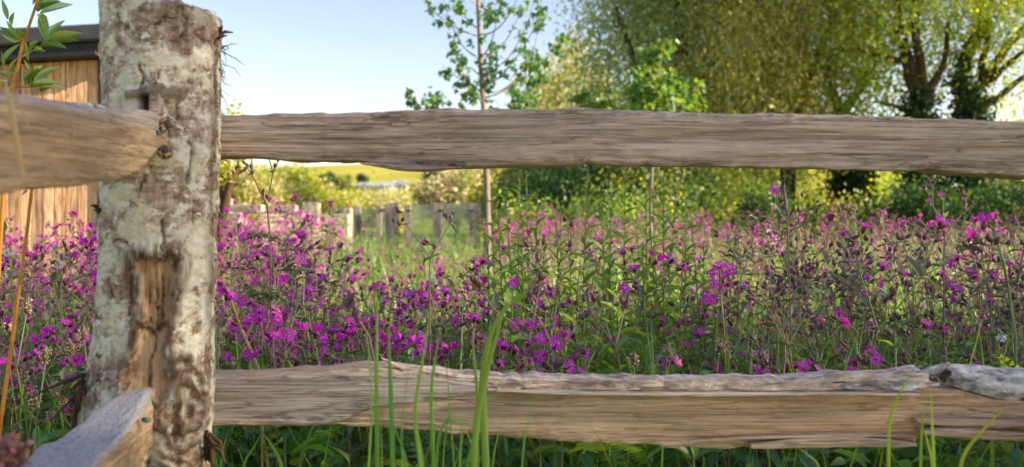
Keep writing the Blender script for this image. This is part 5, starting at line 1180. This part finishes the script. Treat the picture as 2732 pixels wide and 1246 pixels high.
for k, (u, v, d) in enumerate(herbs):
    top = P(u, v, d); H = top[2]; base = np.array([top[0] + r.normal() * 0.03, d + r.normal() * 0.03, tz(top[0], d)])
    t = np.linspace(0, 1, 9)[:, None]; pts = (base + (top - base) * t + np.concatenate([0.012 * np.sin(t * 3 + k), 0 * t, 0 * t], 1)) - base
    big = 'tall' if v < 505 else 'short' if v > 600 else 'medium'
    nb = 'leftmost' if k == 0 else 'rightmost' if k == len(herbs) - 1 else None
    pos_ = 'close by the maple trunk' if u < 1360 else 'right of the maple trunk' if u < 1430 else 'midway between maple and oak' if u < 1580 else 'left of the oak stem' if u < 1700 else 'beside the oak stem' if u < 1800 else 'left of the ivy-clad trunks'
    tt = thing('willowherb', base, '%s green willowherb stalk with narrow leaves, %s%s' % (big, pos_, ', %s of its kind' % nb if nb else ''), 'wild plant', 'willowherbs in the middle of the meadow')
    g = Geo(); tube(g, pts, [0.003, 0.0014], 5); part('stem', g, MAT_HERB2, tt)
    n = int(30 + 10 * r.random()); a = r.uniform(0, 6)
    for i in range(n):
        f = 0.34 + 0.66 * i / n; p = np.array([np.interp(f, t[:, 0], pts[:, c]) for c in range(3)]); a += 2.4 + r.normal() * 0.25
        L = (0.078 * (1 - f) ** 0.55 + 0.016) * r.uniform(0.75, 1.25); up_ = 0.45 + 0.9 * f
        y = np.array([math.cos(a), math.sin(a), up_ * r.uniform(0.5, 1.2)])
        link('leaf', HERB_ME[int(r.integers(3))], tt, M4(basis_y(y, np.array([0, 0, 1.0]) + r.normal(size=3) * 0.25) @ np.diag([L * 0.26, L, L]), p))
# ---- ribwort plantains with beige heads
def plantain_head(seed):
    q = np.random.default_rng(seed); g = Geo(); L = q.uniform(0.024, 0.038)
    lathe(g, [(0.0012, 0), (0.0046, L * 0.15), (0.0052, L * 0.5), (0.0040, L * 0.82), (0.0006, L)], 9, 0)
    n = 110; z = q.uniform(0.04, 0.8, n) * L; a = q.uniform(0, 6.28, n); rr = 0.0052 + q.uniform(0, 0.002, n)
    pos = np.stack([rr * np.cos(a), rr * np.sin(a), z], 1); s = q.uniform(0.0018, 0.003, n)
    V, Q, T, qm, tm = Geo().tile(LEAF_QUAD, rand_mats(q, pos, s, s)).arr(); g.add(V, Q, T, 1)
    V, Q, T, qm, tm = Geo().tile(LEAF_QUAD, rand_mats(q, pos[:40] * [1.5, 1.5, 1] + [0, 0, L * 0.05], s[:40] * 1.1, s[:40])).arr(); g.add(V, Q, T, 2)
    return g
MAT_PL = [leaf_mat('plantain_core', (112, 92, 62), None, 0.1, 0.2), leaf_mat('plantain_scale', (222, 190, 136), (230, 200, 130), 0.3, 0.3), leaf_mat('plantain_anther', (232, 222, 190), None, 0.3, 0.1)]
PL_ME = [plantain_head(k).mesh('flower_head', MAT_PL) for k in range(5)]
pls = [(28, 868, 1.62), (72, 812, 1.7), (222, 880, 1.6), (214, 842, 2.1), (190, 930, 1.75), (122, 945, 1.65), (64, 1000, 1.6), (78, 1036, 1.75), (90, 1060, 1.6), (152, 1035, 1.6), (155, 1020, 1.9), (176, 1075, 1.7), (136, 1100, 1.55), (48, 1140, 1.55), (102, 965, 1.9), (168, 955, 2.0), (208, 905, 1.9), (232, 835, 2.2), (236, 960, 2.0), (60, 905, 2.1), (585, 892, 1.7), (625, 830, 1.85),
       (1490, 760, 1.85), (1408, 850, 1.8), (1270, 830, 1.9), (1345, 890, 1.9), (2000, 940, 1.8), (2008, 880, 2.0), (1920, 915, 1.85), (1788, 935, 1.75), (2005, 905, 2.2), (2052, 860, 2.1), (2110, 760, 2.3), (2490, 760, 2.5), (2520, 740, 2.6), (2640, 760, 2.4), (1400, 955, 1.75), (1690, 955, 1.7), (1285, 900, 1.8), (2035, 960, 1.75), (2590, 720, 2.7), (2250, 760, 2.6)]
for k, (u, v, d) in enumerate(pls):
    top = P(u, v + 26, d); base = np.array([top[0] + r.uniform(-0.06, 0.06), d + r.uniform(-0.04, 0.06), 0.0]); base[2] = tz(base[0], base[1])
    wh = 'by the orange stem' if u < 80 else 'midway to the post' if u < 160 else 'close left of the post' if u < 300 else 'close right of the post' if u < 900 else 'in mid meadow below the willowherbs' if u < 1850 else 'on the right among seed pods'
    ht = 'tall' if top[2] > 0.68 else 'low' if top[2] < 0.56 else 'middling'
    tt = thing('ribwort_plantain', base, '%s ribwort plantain with a beige flower head, %s' % (ht, wh), 'wild plant', 'ribwort plantains in the meadow')
    t = np.linspace(0, 1, 7)[:, None]; pts = (top - base) * t + np.concatenate([0.02 * np.sin(t * 3.1), 0.01 * np.sin(t * 3.1), 0 * t], 1) * r.choice([-1, 1])
    g = Geo(); tube(g, pts, [0.0016, 0.0012], 5); part('stem', g, MAT_STEM_G if k % 3 else MAT_GRASS_Y, tt)
    link('flower_head', PL_ME[k % 5], tt, M4(basis(nrm(pts[-1] - pts[-2]) + r.normal(size=3) * 0.12, r.uniform(0, 6)), pts[-1], r.uniform(0.8, 1.15)))
# ---- campions drawn from the photograph: forks, pods and flowers where they stand
def hero(label, d, stems, pods=(), flowers=(), buds=(), leaves=(), mat=MAT_STEM_R, cat='wildflower', white=False, r0=0.0023):
    base = P(stems[0][0][0], stems[0][0][1], d); b0 = np.array([base[0], d, tz(base[0], d)])
    t = thing('red_campion' if not white else 'white_campion', b0, label, cat, 'red campions in the meadow' if not white else 'white campions')
    g = Geo(); off = {}
    def W(u, v):
        key = (round(u / 40), round(v / 40)); return P(u, v, d + 0.03 * math.sin(u * 0.05 + v * 0.031)) - b0
    for k, s in enumerate(stems):
        pts = [W(*q) for q in s]
        if k == 0: pts = [np.zeros(3), (pts[0]) * 0.5] + pts
        q = np.array(pts); tt = np.linspace(0, 1, 16); ss = np.linspace(0, 1, len(q)); q = np.stack([np.interp(tt, ss, q[:, c]) for c in range(3)], 1)
        tube(g, q, [r0 * (1 if k == 0 else 0.72), r0 * (0.8 if k == 0 else 0.45)], 6)
    tips = [np.array(s[-1]) for s in stems]
    allp = [np.array(p, float) for s in stems for p in s]
    for lst, kd in ((pods, 'pod'), (flowers, 'white' if white else 'flower'), (buds, 'bud')):
        for it in lst:
            u, v = it[:2]; s = (it[2] if len(it) > 2 else 1.0) * (0.82 if kd == 'flower' else 1.0)
            src = min(allp, key=lambda p: (p[0] - u) ** 2 + (p[1] - v) ** 2 + (400 if p[1] < v else 0)); a = W(*src); e = W(u, v); dirn = e - a
            if np.linalg.norm(dirn) < 0.006: dirn = np.array([r.normal() * 0.3, r.normal() * 0.3, 1.0]); a = e - nrm(dirn) * 0.012
            st = e - nrm(dirn) * 0.007 * s
            tube(g, [a, st], [0.0008, 0.0007], 4)
            if kd in ('flower', 'white'): dirn = nrm(dirn) * 0.8 + np.array([r.normal() * 0.4, -0.75, 0.25])
            else: dirn = nrm(nrm(dirn) + np.array([0, 0, 0.7]))
            n = {'pod': NPD, 'flower': NFL, 'white': NFL, 'bud': 1}[kd]; vi = int(r.integers(n)); vi = vi - 1 if kd in ('flower', 'white') and vi % 5 == 4 else vi
            link(NAME[kd], ME[kd][vi], t, M4(basis(dirn, r.uniform(0, 6)), st, s))
    part('stem', g, [mat], t)
    for u0, v0, u1, v1, wd in leaves:
        a, b = W(u0, v0), W(u1, v1); L = np.linalg.norm(b - a)
        link('leaf', LF_ME[int(r.integers(NLF))], t, M4(basis_y(b - a, np.array([0, -0.6, 0.8]) + r.normal(size=3) * 0.2) @ np.diag([wd * K * d, L, L]), a))
    return t
hero('tall bare campion forking wide against the far hill, pods touching the upper rail', 1.85, [[(722, 900), (722, 640), (712, 548)], [(712, 548), (690, 503), (672, 465), (656, 440)], [(672, 465), (672, 425), (673, 405)], [(714, 535), (722, 495), (728, 460), (717, 420)], [(728, 460), (738, 440), (744, 424)], [(712, 548), (702, 520), (704, 512)]],
     [(650, 436, 0.72), (658, 444, 0.72), (668, 447, 0.79), (674, 460, 0.72), (734, 441, 0.79), (743, 426, 0.72), (702, 518, 1.08), (704, 510, 0.86), (672, 418, 0.58), (710, 525, 0.86)], leaves=[(712, 548, 698, 538, 9), (714, 540, 728, 526, 9), (672, 465, 660, 462, 5), (728, 460, 718, 452, 5), (728, 460, 740, 450, 5)], r0=0.002)
hero('campion forking in a wide V with drooping dark buds, before the glass panes', 1.75, [[(1147, 900), (1147, 760), (1147, 690)], [(1147, 690), (1115, 640), (1085, 600), (1073, 565)], [(1147, 690), (1175, 640), (1200, 597)], [(1085, 600), (1065, 596)], [(1200, 597), (1192, 580)], [(1200, 597), (1212, 578)], [(1150, 680), (1158, 655)]],
     [(1056, 560, 0.94), (1062, 570, 0.86), (1048, 592, 0.86), (1062, 595, 0.94), (1076, 588, 0.86), (1184, 578, 0.94), (1192, 576, 0.94), (1208, 574, 0.94), (1202, 583, 0.94), (1158, 656, 0.86)], [(1132, 652, 1), (1140, 648, 1)], leaves=[(1147, 692, 1172, 670, 9), (1147, 692, 1122, 684, 9), (1200, 600, 1216, 604, 6), (1085, 600, 1096, 590, 8)], r0=0.002)
hero('tall grey campion seed head forking wide before the ivy-clad trunks at right', 2.2, [[(2518, 900), (2518, 740), (2520, 628)], [(2520, 628), (2505, 590), (2488, 546), (2489, 500), (2500, 472)], [(2520, 628), (2545, 595), (2567, 572), (2567, 524)], [(2567, 572), (2585, 558), (2596, 540)], [(2488, 546), (2478, 520), (2467, 503)], [(2489, 505), (2480, 485)]],
     [(2465, 500, 1.02), (2476, 505, 1.02), (2480, 482, 1.02), (2489, 484, 0.94), (2500, 470, 1.02), (2483, 528, 1.10), (2555, 511, 1.10), (2569, 516, 1.10), (2572, 512, 0.94), (2596, 541, 0.85)], leaves=[(2520, 630, 2542, 634, 8), (2520, 630, 2505, 626, 6)], mat=MAT_STEM_R, r0=0.0024)
hero('campion with a purple bracted fork, one magenta flower above dark pods', 1.62, [[(1662, 1040), (1655, 1000), (1642, 922)], [(1642, 922), (1610, 880), (1582, 842), (1572, 808)], [(1642, 922), (1655, 870), (1667, 824), (1667, 785)], [(1582, 842), (1565, 845)], [(1642, 922), (1640, 905)], [(1630, 905), (1615, 860)]],
     [(1569, 800, 1.5), (1556, 800, 1.2), (1572, 838, 1.4), (1677, 804, 1.5), (1657, 800, 1.4), (1562, 842, 1.2), (1640, 905, 1), (1676, 815, 1.2), (1550, 855, 1.2)], [(1667, 770, 1.05)], leaves=[(1642, 924, 1602, 914, 16), (1642, 924, 1676, 900, 14)], r0=0.0025)
hero('sturdy forked campion with purple pods and grey bract, right of the long blades', 1.6, [[(1445, 1040), (1432, 980), (1411, 907)], [(1411, 907), (1370, 865), (1315, 822), (1285, 775)], [(1411, 907), (1425, 850), (1433, 802), (1443, 745)], [(1315, 822), (1290, 820)], [(1433, 802), (1416, 785)]],
     [(1277, 762, 1.7), (1268, 755, 1.4), (1290, 790, 1.4), (1278, 812, 1.5), (1416, 780, 1.4), (1434, 782, 1.5), (1443, 738, 1.6), (1443, 752, 1.2), (1428, 784, 1.2), (1404, 875, 1.3)], [(1296, 806, 1), (1420, 870, 0.9)], leaves=[(1411, 910, 1366, 902, 15), (1411, 910, 1442, 892, 12)], r0=0.0026)
hero('campion with a dense knot of dark purple buds, left of the long grass blades', 1.6, [[(1005, 1000), (985, 900), (955, 852), (938, 805)], [(955, 852), (945, 845)], [(945, 820), (930, 815)]],
     [(932, 794, 1.7), (944, 800, 1.7), (926, 818, 1.5), (948, 815, 1.6), (944, 848, 1.7), (956, 844, 1.5), (938, 806, 1.5)], leaves=[(955, 852, 930, 848, 8)], r0=0.0028)
hero('single nodding magenta campion flower on a thick pale stem, by the right edge', 1.9, [[(2710, 900), (2695, 800), (2678, 701), (2650, 610)], [(2650, 610), (2632, 596)]], [(2628, 600, 1.5), (2636, 604, 1.3)], [(2614, 583, 1.15), (2622, 578, 1.0)], leaves=[(2650, 610, 2640, 585, 10), (2678, 701, 2655, 712, 16), (2678, 701, 2695, 685, 14)], mat=MAT_STEM_G, r0=0.003)
hero('pale straw-stemmed campion with pink flower heads, nearest right of the post', 1.55, [[(700, 1010), (672, 940), (640, 870), (612, 790), (600, 762)], [(655, 905), (680, 850), (662, 815)], [(640, 870), (632, 860)]],
     [], [(596, 758, 1.15), (606, 772, 1.1), (590, 775, 1.1), (650, 806, 1.1), (630, 864, 1.2), (612, 790, 1.1), (660, 800, 1), (700, 830, 1.1)], [(620, 800, 1.3), (640, 850, 1.3), (668, 820, 1.2), (606, 790, 1.2)], mat=MAT_STEM_S, r0=0.0028)
hero('tall dark-podded campion topped with one magenta flower, left of the ivy trunks', 2.1, [[(2110, 900), (2104, 700), (2100, 560), (2092, 500)], [(2102, 600), (2130, 560), (2140, 520)], [(2101, 580), (2078, 550), (2072, 520)]],
     [(2093, 500, 1.2), (2088, 512, 1.2), (2080, 520, 1.1), (2086, 532, 1.2), (2096, 540, 1.2), (2076, 525, 1.1), (2092, 555, 1.2), (2140, 518, 1), (2100, 570, 1.2), (2084, 560, 1.2), (2128, 560, 1.1)], [(2064, 504, 1.0), (2072, 509, 0.9)], r0=0.0022)
hero('campion with the fullest cluster of deep magenta flowers, right of the willowherbs', 1.85, [[(1935, 960), (1930, 860), (1922, 770), (1920, 720)], [(1925, 800), (1945, 745), (1945, 715)], [(1922, 780), (1905, 755)]],
     [(1900, 790, 1), (1965, 760, 1)], [(1912, 710, 1.05), (1926, 708, 1), (1942, 716, 1.05), (1903, 728, 1), (1930, 734, 1), (1906, 758, 1.1), (1924, 766, 1.1), (1940, 758, 1), (1886, 790, 1), (1902, 800, 1.1), (1946, 726, 1.1), (1880, 800, 1)], r0=0.0022)
hero('campion with open face-on magenta flowers and hanging pods, just above the bark strip', 1.52, [[(1500, 1040), (1480, 980), (1475, 930)], [(1480, 985), (1450, 960)], [(1478, 960), (1520, 900), (1535, 870)]], [(1500, 975, 1.4), (1488, 968, 1.3), (1540, 960, 1.8), (1545, 940, 1.3)], [(1482, 918, 1.5), (1518, 982, 1.4), (1430, 905, 1.0), (1440, 955, 1.2), (1496, 866, 1.3), (1555, 945, 1.1), (1548, 995, 1)], [(1455, 950, 1.3), (1450, 968, 1.3), (1530, 905, 1.2)], r0=0.0022)
hero('campion with three flat open flowers low beside the post, above the lower rail', 1.56, [[(740, 1030), (730, 960), (728, 900)], [(733, 960), (700, 900), (692, 860)]], [], [(728, 893, 1.35), (772, 895, 1.2), (735, 835, 1.2), (700, 850, 1.2), (660, 950, 1.1), (740, 856, 1.1), (688, 815, 1.1)], [(718, 905, 1.2), (745, 870, 1.2)], r0=0.002)
for lab, d, u, v in (('white campion left of the post, lower of the pair', 2.1, 158, 697), ('white campion left of the post, upper of the pair', 2.3, 151, 663), ('white campion by the orange stem at the left edge', 2.0, 26, 676), ('white campion flower among pods at far right', 1.9, 2662, 893), ('white campion flower low among brown seed heads at right', 2.3, 2347, 780)):
    hero(lab, d, [[(u + 8, v + 160), (u + 4, v + 60), (u, v + 6)], [(u + 4, v + 60), (u + 14, v + 24)]], (), [(u, v, 0.9), (u + 4, v + 10, 0.8)], [(u + 14, v + 22, 1.2)], [(u + 4, v + 60, u - 14, v + 48, 9)], mat=MAT_STEM_G, white=True, r0=0.0018)
# ---- upright leafy plants at the right, and broad-leaved ones under the lower rail
LFB_ME = [leaf_geo(7, 0.45, 0.3, c).mesh('leaf', [MAT_DOCK]) for c in (0.15, 0.35, 0.55)]; LFH_ME = [leaf_geo(7, 0.45, 0.3, c).mesh('leaf', [MAT_HERB]) for c in (0.1, 0.3, 0.5)]
def leafy(u, v, d, n, L0, label, me, wd=0.3, h_lo=0.4):
    top = P(u, v, d); b0 = np.array([top[0], d, tz(top[0], d)]); H = top[2] - b0[2]
    t = thing('leafy_plant', b0, label, 'wild plant', 'broad-leaved plants in the meadow'); g = Geo(); tube(g, [(0, 0, 0), (0.004, 0, H * 0.5), (0, 0, H)], [0.0036, 0.002], 7); part('stem', g, MAT_STEM_G, t); a = r.uniform(0, 6)
    for i in range(n):
        f = h_lo + (1 - h_lo) * (i // 2 + 0.6) / (n / 2); a += math.pi if i % 2 else 1.57 + r.normal() * 0.2; L = L0 * r.uniform(0.8, 1.2) * (1.25 - 0.75 * (f - h_lo) / (1 - h_lo))
        y = np.array([math.cos(a), math.sin(a), 0.35 + 1.5 * max(0, f - 0.75) * 2])
        link('leaf', me[int(r.integers(3))], t, M4(basis_y(y, np.array([0, 0, 1.0]) + r.normal(size=3) * 0.2) @ np.diag([L * wd, L, L]), (0, 0, H * min(f, 1.0))))
for u, v, d, n, L0, lab, me in ((2285, 910, 1.75, 10, 0.052, 'hairy upright plant with lance leaves above the bark strip, left one', LFH_ME), (2388, 890, 1.8, 12, 0.05, 'hairy upright plant with lance leaves, right one beside the peeling bark', LFH_ME), (1480, 1150, 1.55, 8, 0.085, 'broad-leaved plant under the lower rail, left of the rosette', LFB_ME),
                                (1640, 1165, 1.55, 8, 0.09, 'broad-leaved plant under the middle of the lower rail', LFB_ME), (1760, 1150, 1.6, 12, 0.09, 'hairy pale rosette under the middle of the lower rail', LFH_ME), (1850, 1175, 1.5, 8, 0.10, 'broad-leaved plant under the lower rail, right of the rosette', LFB_ME), (2150, 1195, 1.5, 8, 0.09, 'broad-leaved plant under the splintered part of the lower rail', LFB_ME),
                                (2560, 1190, 1.55, 8, 0.09, 'broad-leaved plant under the right end of the lower rail', LFB_ME), (1330, 1180, 1.55, 8, 0.085, 'broad-leaved plant under the lower rail beside the long grass blades', LFB_ME), (760, 1165, 1.55, 8, 0.07, 'broad-leaved plant under the lower rail near the post', LFH_ME), (1560, 900, 1.75, 10, 0.08, 'dark broad-leaved plant among purple pods in mid meadow', LFB_ME), (2180, 930, 1.8, 10, 0.08, 'broad-leaved plant before the brown seed heads', LFB_ME), (2480, 930, 1.85, 10, 0.08, 'broad-leaved plant left of the peeling bark', LFB_ME), (1100, 930, 1.75, 10, 0.07, 'broad-leaved plant behind the bark sliver tip', LFB_ME)):
    leafy(u, v, d, n, L0, lab, me)
# ---- arching grass heads
MAT_SEED = leaf_mat('grass_seed', (118, 130, 84), (150, 156, 80), 0.3, 0.25)
def grass_head(path, d, label, head_from, size=1.0):
    b = P(*path[0], d); b0 = np.array([b[0], d, tz(b[0], d)]); t = thing('grass_stalk', b0, label, 'grass', 'arching grass heads')
    pts = np.array([b0] + [P(u, v, d) for u, v in path]) - b0; tt = np.linspace(0, 1, 26); ss = np.linspace(0, 1, len(pts)); q = np.stack([np.interp(tt, ss, pts[:, c]) for c in range(3)], 1)
    g = Geo(); tube(g, q, [0.0013, 0.0006], 5); part('stem', g, MAT_GRASS, t)
    f = r.uniform(head_from, 1, 230); pos = np.stack([np.interp(f, tt, q[:, c]) for c in range(3)], 1) + r.normal(size=(230, 3)) * 0.0035 * size; dirn = nrm(q[-1] - q[-5])
    M = rand_mats(r, pos, np.full(230, 0.007 * size), np.full(230, 0.0028 * size)); g = Geo().tile(LEAF_QUAD, M); part('seed_head', g, [MAT_SEED], t)
grass_head([(640, 780), (640, 690), (655, 640), (700, 625), (762, 645)], 1.75, 'upper arching green grass head right of the post', 0.62)
grass_head([(690, 960), (692, 830), (690, 790), (668, 778)], 1.6, 'left-pointing green grass head above the straw-stemmed campion', 0.78)
grass_head([(700, 960), (698, 820), (705, 785), (748, 790)], 1.6, 'right-pointing green grass head above the straw-stemmed campion', 0.78)

# ================================================================== in front of and around the fence
def blade(g, pts, d, w, d_end=None, m=0):
    p = np.array([P(u, v, d + (0 if d_end is None else (d_end - d) * k / (len(pts) - 1))) for k, (u, v) in enumerate(pts)]); n = 22
    tt = np.linspace(0, 1, n); ss = np.linspace(0, 1, len(p)); q = np.stack([np.interp(tt, ss, p[:, c]) for c in range(3)], 1)
    for _ in range(3): q[1:-1] = (q[:-2] + 2 * q[1:-1] + q[2:]) / 4
    tn = np.gradient(q, axis=0); tn /= np.linalg.norm(tn, axis=1)[:, None]; side = np.cross(tn, [0.25, -1, 0.1]); side /= np.linalg.norm(side, axis=1)[:, None]; nn = np.cross(side, tn)
    ww = 0.78 * w * K * d * np.clip(1.0 - tt ** 3, 0.02, 1) * (0.75 + 0.5 * np.sin(tt * 2.6)) / 2
    V = np.concatenate([np.stack([q - side * ww[:, None], q + nn * ww[:, None] * 0.5, q + side * ww[:, None]], 1).reshape(-1, 3)])
    Q = [[i * 3 + a, i * 3 + a + 1, i * 3 + a + 4, i * 3 + a + 3] for i in range(n - 1) for a in (0, 1)]
    return g.add(V, Q, None, m)
def tuft(label, blades, d, mat):
    b0 = P(np.mean([b[0][0][0] for b in blades]), 1246, d); b0[2] = 0
    t = thing('grass_tuft', b0, label, 'grass', 'grass tufts before the fence')
    for pts, w in blades:
        g = Geo(); u0, v0 = pts[0]; dd = d + r.uniform(-0.05, 0.05); zb = HY + EYE / (K * dd)
        ext = [(u0 + r.uniform(-25, 25), zb), (u0 + r.uniform(-6, 6), (zb + v0) / 2)]
        blade(g, ext + pts, dd, w); part('blade', g, [mat], t, True, b0)
tuft('tuft of long green grass blades rising before the lower rail by the bark sliver', [([(1007, 1246), (1004, 1000), (1006, 860), (1003, 734)], 14), ([(1049, 1246), (1043, 1050), (1038, 930), (1040, 850)], 16), ([(1129, 1246), (1106, 1140), (1108, 1060), (1140, 900), (1150, 800)], 13), ([(1158, 1246), (1148, 1060), (1160, 950), (1178, 880)], 12),
     ([(1300, 1246), (1288, 1100), (1286, 1000), (1302, 900), (1345, 812), (1456, 746)], 24), ([(1262, 1246), (1270, 1120), (1300, 980), (1330, 880), (1350, 800)], 22), ([(1255, 1246), (1280, 1080), (1262, 940), (1262, 870)], 14), ([(1240, 1246), (1262, 1180), (1310, 1060), (1360, 980)], 9), ([(1130, 1246), (1118, 1180), (1104, 1105)], 16), ([(1225, 1246), (1232, 1150), (1232, 1090)], 8),
     ([(1095, 1246), (1060, 1160), (1030, 1085), (1010, 1060)], 6), ([(1160, 1146), (1200, 1118), (1250, 1120), (1290, 1140)], 8), ([(980, 1246), (995, 1100), (985, 940), (970, 840)], 7), ([(1390, 1246), (1405, 1130), (1440, 1010)], 6), ([(1020, 1246), (1015, 1120), (1030, 990)], 5), ([(1075, 1246), (1070, 1150), (1085, 1010), (1110, 900)], 5), ([(1180, 1246), (1190, 1140), (1215, 1030)], 5), ([(1310, 1246), (1330, 1150), (1380, 1060)], 5), ([(1215, 1246), (1200, 1120), (1195, 1000), (1180, 930)], 5), ([(1275, 1246), (1250, 1160), (1215, 1090)], 5)], 1.12, MAT_GRASS_B)
tuft('sparse yellow-green grass blades before the right end of the lower rail', [([(2371, 1246), (2370, 1130), (2385, 1080), (2420, 1010), (2450, 970)], 13), ([(2493, 1246), (2486, 1120), (2482, 1010)], 13), ([(2455, 1246), (2460, 1120), (2472, 1050)], 12), ([(2545, 1246), (2600, 1170), (2650, 1120), (2698, 1068)], 14), ([(2492, 1246), (2475, 1180), (2465, 1140)], 12), ([(2200, 1246), (2150, 1210), (2110, 1180)], 5)], 1.10, MAT_GRASS_Y)
tuft('thin yellow-green blades just right of the post foot, below the lower rail', [([(585, 1246), (600, 1180), (612, 1140)], 7), ([(640, 1246), (680, 1190), (700, 1150)], 9), ([(760, 1246), (720, 1180), (690, 1140)], 12)], 1.42, MAT_GRASS_B)
tuft('bright narrow blade standing close against the post right side', [([(574, 960), (578, 880), (585, 800)], 7)], 1.45, MAT_GRASS_B)
# ---- willow sapling at the left edge
MAT_OR = simple_mat('orange_stem', (196, 122, 44), (226, 160, 70), 60, 0.6, 0.1, (1, 1, 0.3))
MAT_SAPL = leaf_mat('sapling_leaf', (120, 156, 76), (184, 208, 70), 0.45, 0.25, gloss=0.1)
Zp = lambda u, v, dd=0.0: P(u / 1.886, v / 1.886, 1.62 + dd)
b0 = np.array([Zp(-60, 430)[0] - 0.06, 1.62, 0.0]); sap = thing('willow_sapling', b0, 'orange-stemmed willow sapling with narrow leaves at the left edge', 'sapling')
g = Geo(); limb(g, [b0, Zp(-40, 1900), Zp(20, 900), Zp(68, 440), Zp(112, 225), Zp(150, 120), Zp(190, 0), Zp(215, -90)], 0.0042, 0.0018, 8, 0, 1, 40); part('stem', g, MAT_OR, sap, True, b0)
g = Geo(); pts = [P(u, v, 1.42) for u, v in ((-20, 1300), (5, 1100), (32, 920), (50, 771), (72, 623), (83, 515), (90, 440))]; limb(g, [np.array([pts[0][0], 1.42, 0.0])] + pts, 0.0034, 0.0022, 8, 0, 2, 30); part('stem', g, MAT_OR, sap, True, b0)
for sh in ([(110, 285), (160, 258), (205, 235), (235, 205)], [(60, 410), (40, 375), (20, 330), (5, 300)], [(100, 212), (60, 160), (40, 110)], [(70, 430), (130, 440), (165, 435), (200, 405)]):
    g = Geo(); limb(g, [Zp(*q, 0.01 * k) for k, q in enumerate(sh)], 0.0016, 0.0008, 6, 0, 1, 10); part('shoot', g, MAT_OR, sap, True, b0)
lv = [(235, 205, 330, 100), (235, 205, 190, 75), (215, 215, 412, 190), (205, 235, 400, 205), (205, 238, 335, 226), (170, 256, 216, 275), (150, 258, 195, 205), (190, 60, 292, -10), (198, 70, 360, 40), (198, 68, 243, 95), (186, 72, 245, 182), (190, 50, 240, -20), (215, -40, 160, -90), (40, 100, 8, -10), (60, 130, 84, 58), (95, 205, 0, 165), (92, 205, -10, 122), (96, 195, 32, 102), (98, 205, 86, 142), (15, 312, 96, 216), (42, 365, 96, 290), (10, 335, 4, 255), (40, 392, -5, 356), (46, 415, -5, 408), (46, 402, 78, 365),
      (160, 440, 188, 330), (150, 430, 214, 332), (126, 436, 106, 340), (165, 432, 295, 320), (195, 408, 340, 466), (165, 440, 300, 420), (210, 462, 256, 430), (172, 362, 120, 296), (175, 365, 205, 330), (60, 440, 20, 470), (165, 25, 210, -40), (180, 10, 130, -60), (120, 215, 140, 300)]
SL_ME = [leaf_geo(7, 0.4, 0.3, c).mesh('leaf', [MAT_SAPL]) for c in (0.0, 0.1, -0.1)]
for k, (a, b_, c_, e_) in enumerate(lv):
    p, q = Zp(a, b_, r.uniform(-0.02, 0.02)), Zp(c_, e_, r.uniform(-0.05, 0.05)); L = np.linalg.norm(q - p)
    link('leaf', SL_ME[k % 3], sap, M4(basis_y(q - p, np.array([0.2, -0.7, 0.6]) + r.normal(size=3) * 0.35) @ np.diag([min(0.014, 0.17 * L + 0.002), L, L]), p - b0))
for (a, b_, c_, e_) in ((75, 505, 40, 488), (75, 508, 58, 522), (78, 500, 60, 478)):
    p, q = P(a, b_, 1.42), P(c_, e_, 1.42); L = np.linalg.norm(q - p); link('leaf', SL_ME[0], sap, M4(basis_y(q - p, np.array([0, -0.7, 0.6])) @ np.diag([0.006, L, L]), p - b0))
# ---- dry straws in front of the left rails
b0 = P(30, 250, 0.78); st_ = thing('dry_straw', b0, 'blurred tan straw hanging over the upper left rail', 'straw'); g = Geo(); blade(g, [(12, 235), (26, 262), (40, 350), (55, 440), (68, 520)], 0.775, 17); part('straw_leaf', g, [MAT_DRY], st_, True, b0)
g = Geo(); blade(g, [(20, 240), (45, 265), (66, 310), (86, 366)], 0.775, 8); part('straw_leaf', g, [MAT_DRY], st_, True, b0)
b0 = P(20, 1290, 0.8); b0[2] = 0.3; sh_ = thing('dry_dock', b0, 'blurred pinkish brown dry seed spike in the bottom left corner', 'dry plant')
m_dd = leaf_mat('dry_dock_seed', (146, 104, 92), (170, 120, 100), 0.2, 0.3)
g = Geo(); tube(g, [b0, P(20, 1300, 0.8), P(28, 1170, 0.8)], [0.002, 0.001], 6); part('stem', g, [m_dd], sh_, True, b0)
g = Geo(); n = 420; f = r.uniform(0, 1, n); pos = np.stack([P(0, 0, 0.8)[0] * 0 + (P(24, 0, 0.8)[0] + r.normal(size=n) * 0.0055 * (0.5 + np.abs(np.sin(f * 9)))), 0.8 + r.normal(size=n) * 0.006, EYE + (HY - (1175 + f * 130)) * K * 0.8], 1)
g.tile(LEAF_QUAD, rand_mats(r, pos, r.uniform(0.005, 0.009, n), r.uniform(0.004, 0.006, n))); part('seed_spike', g, [m_dd], sh_, True, b0)
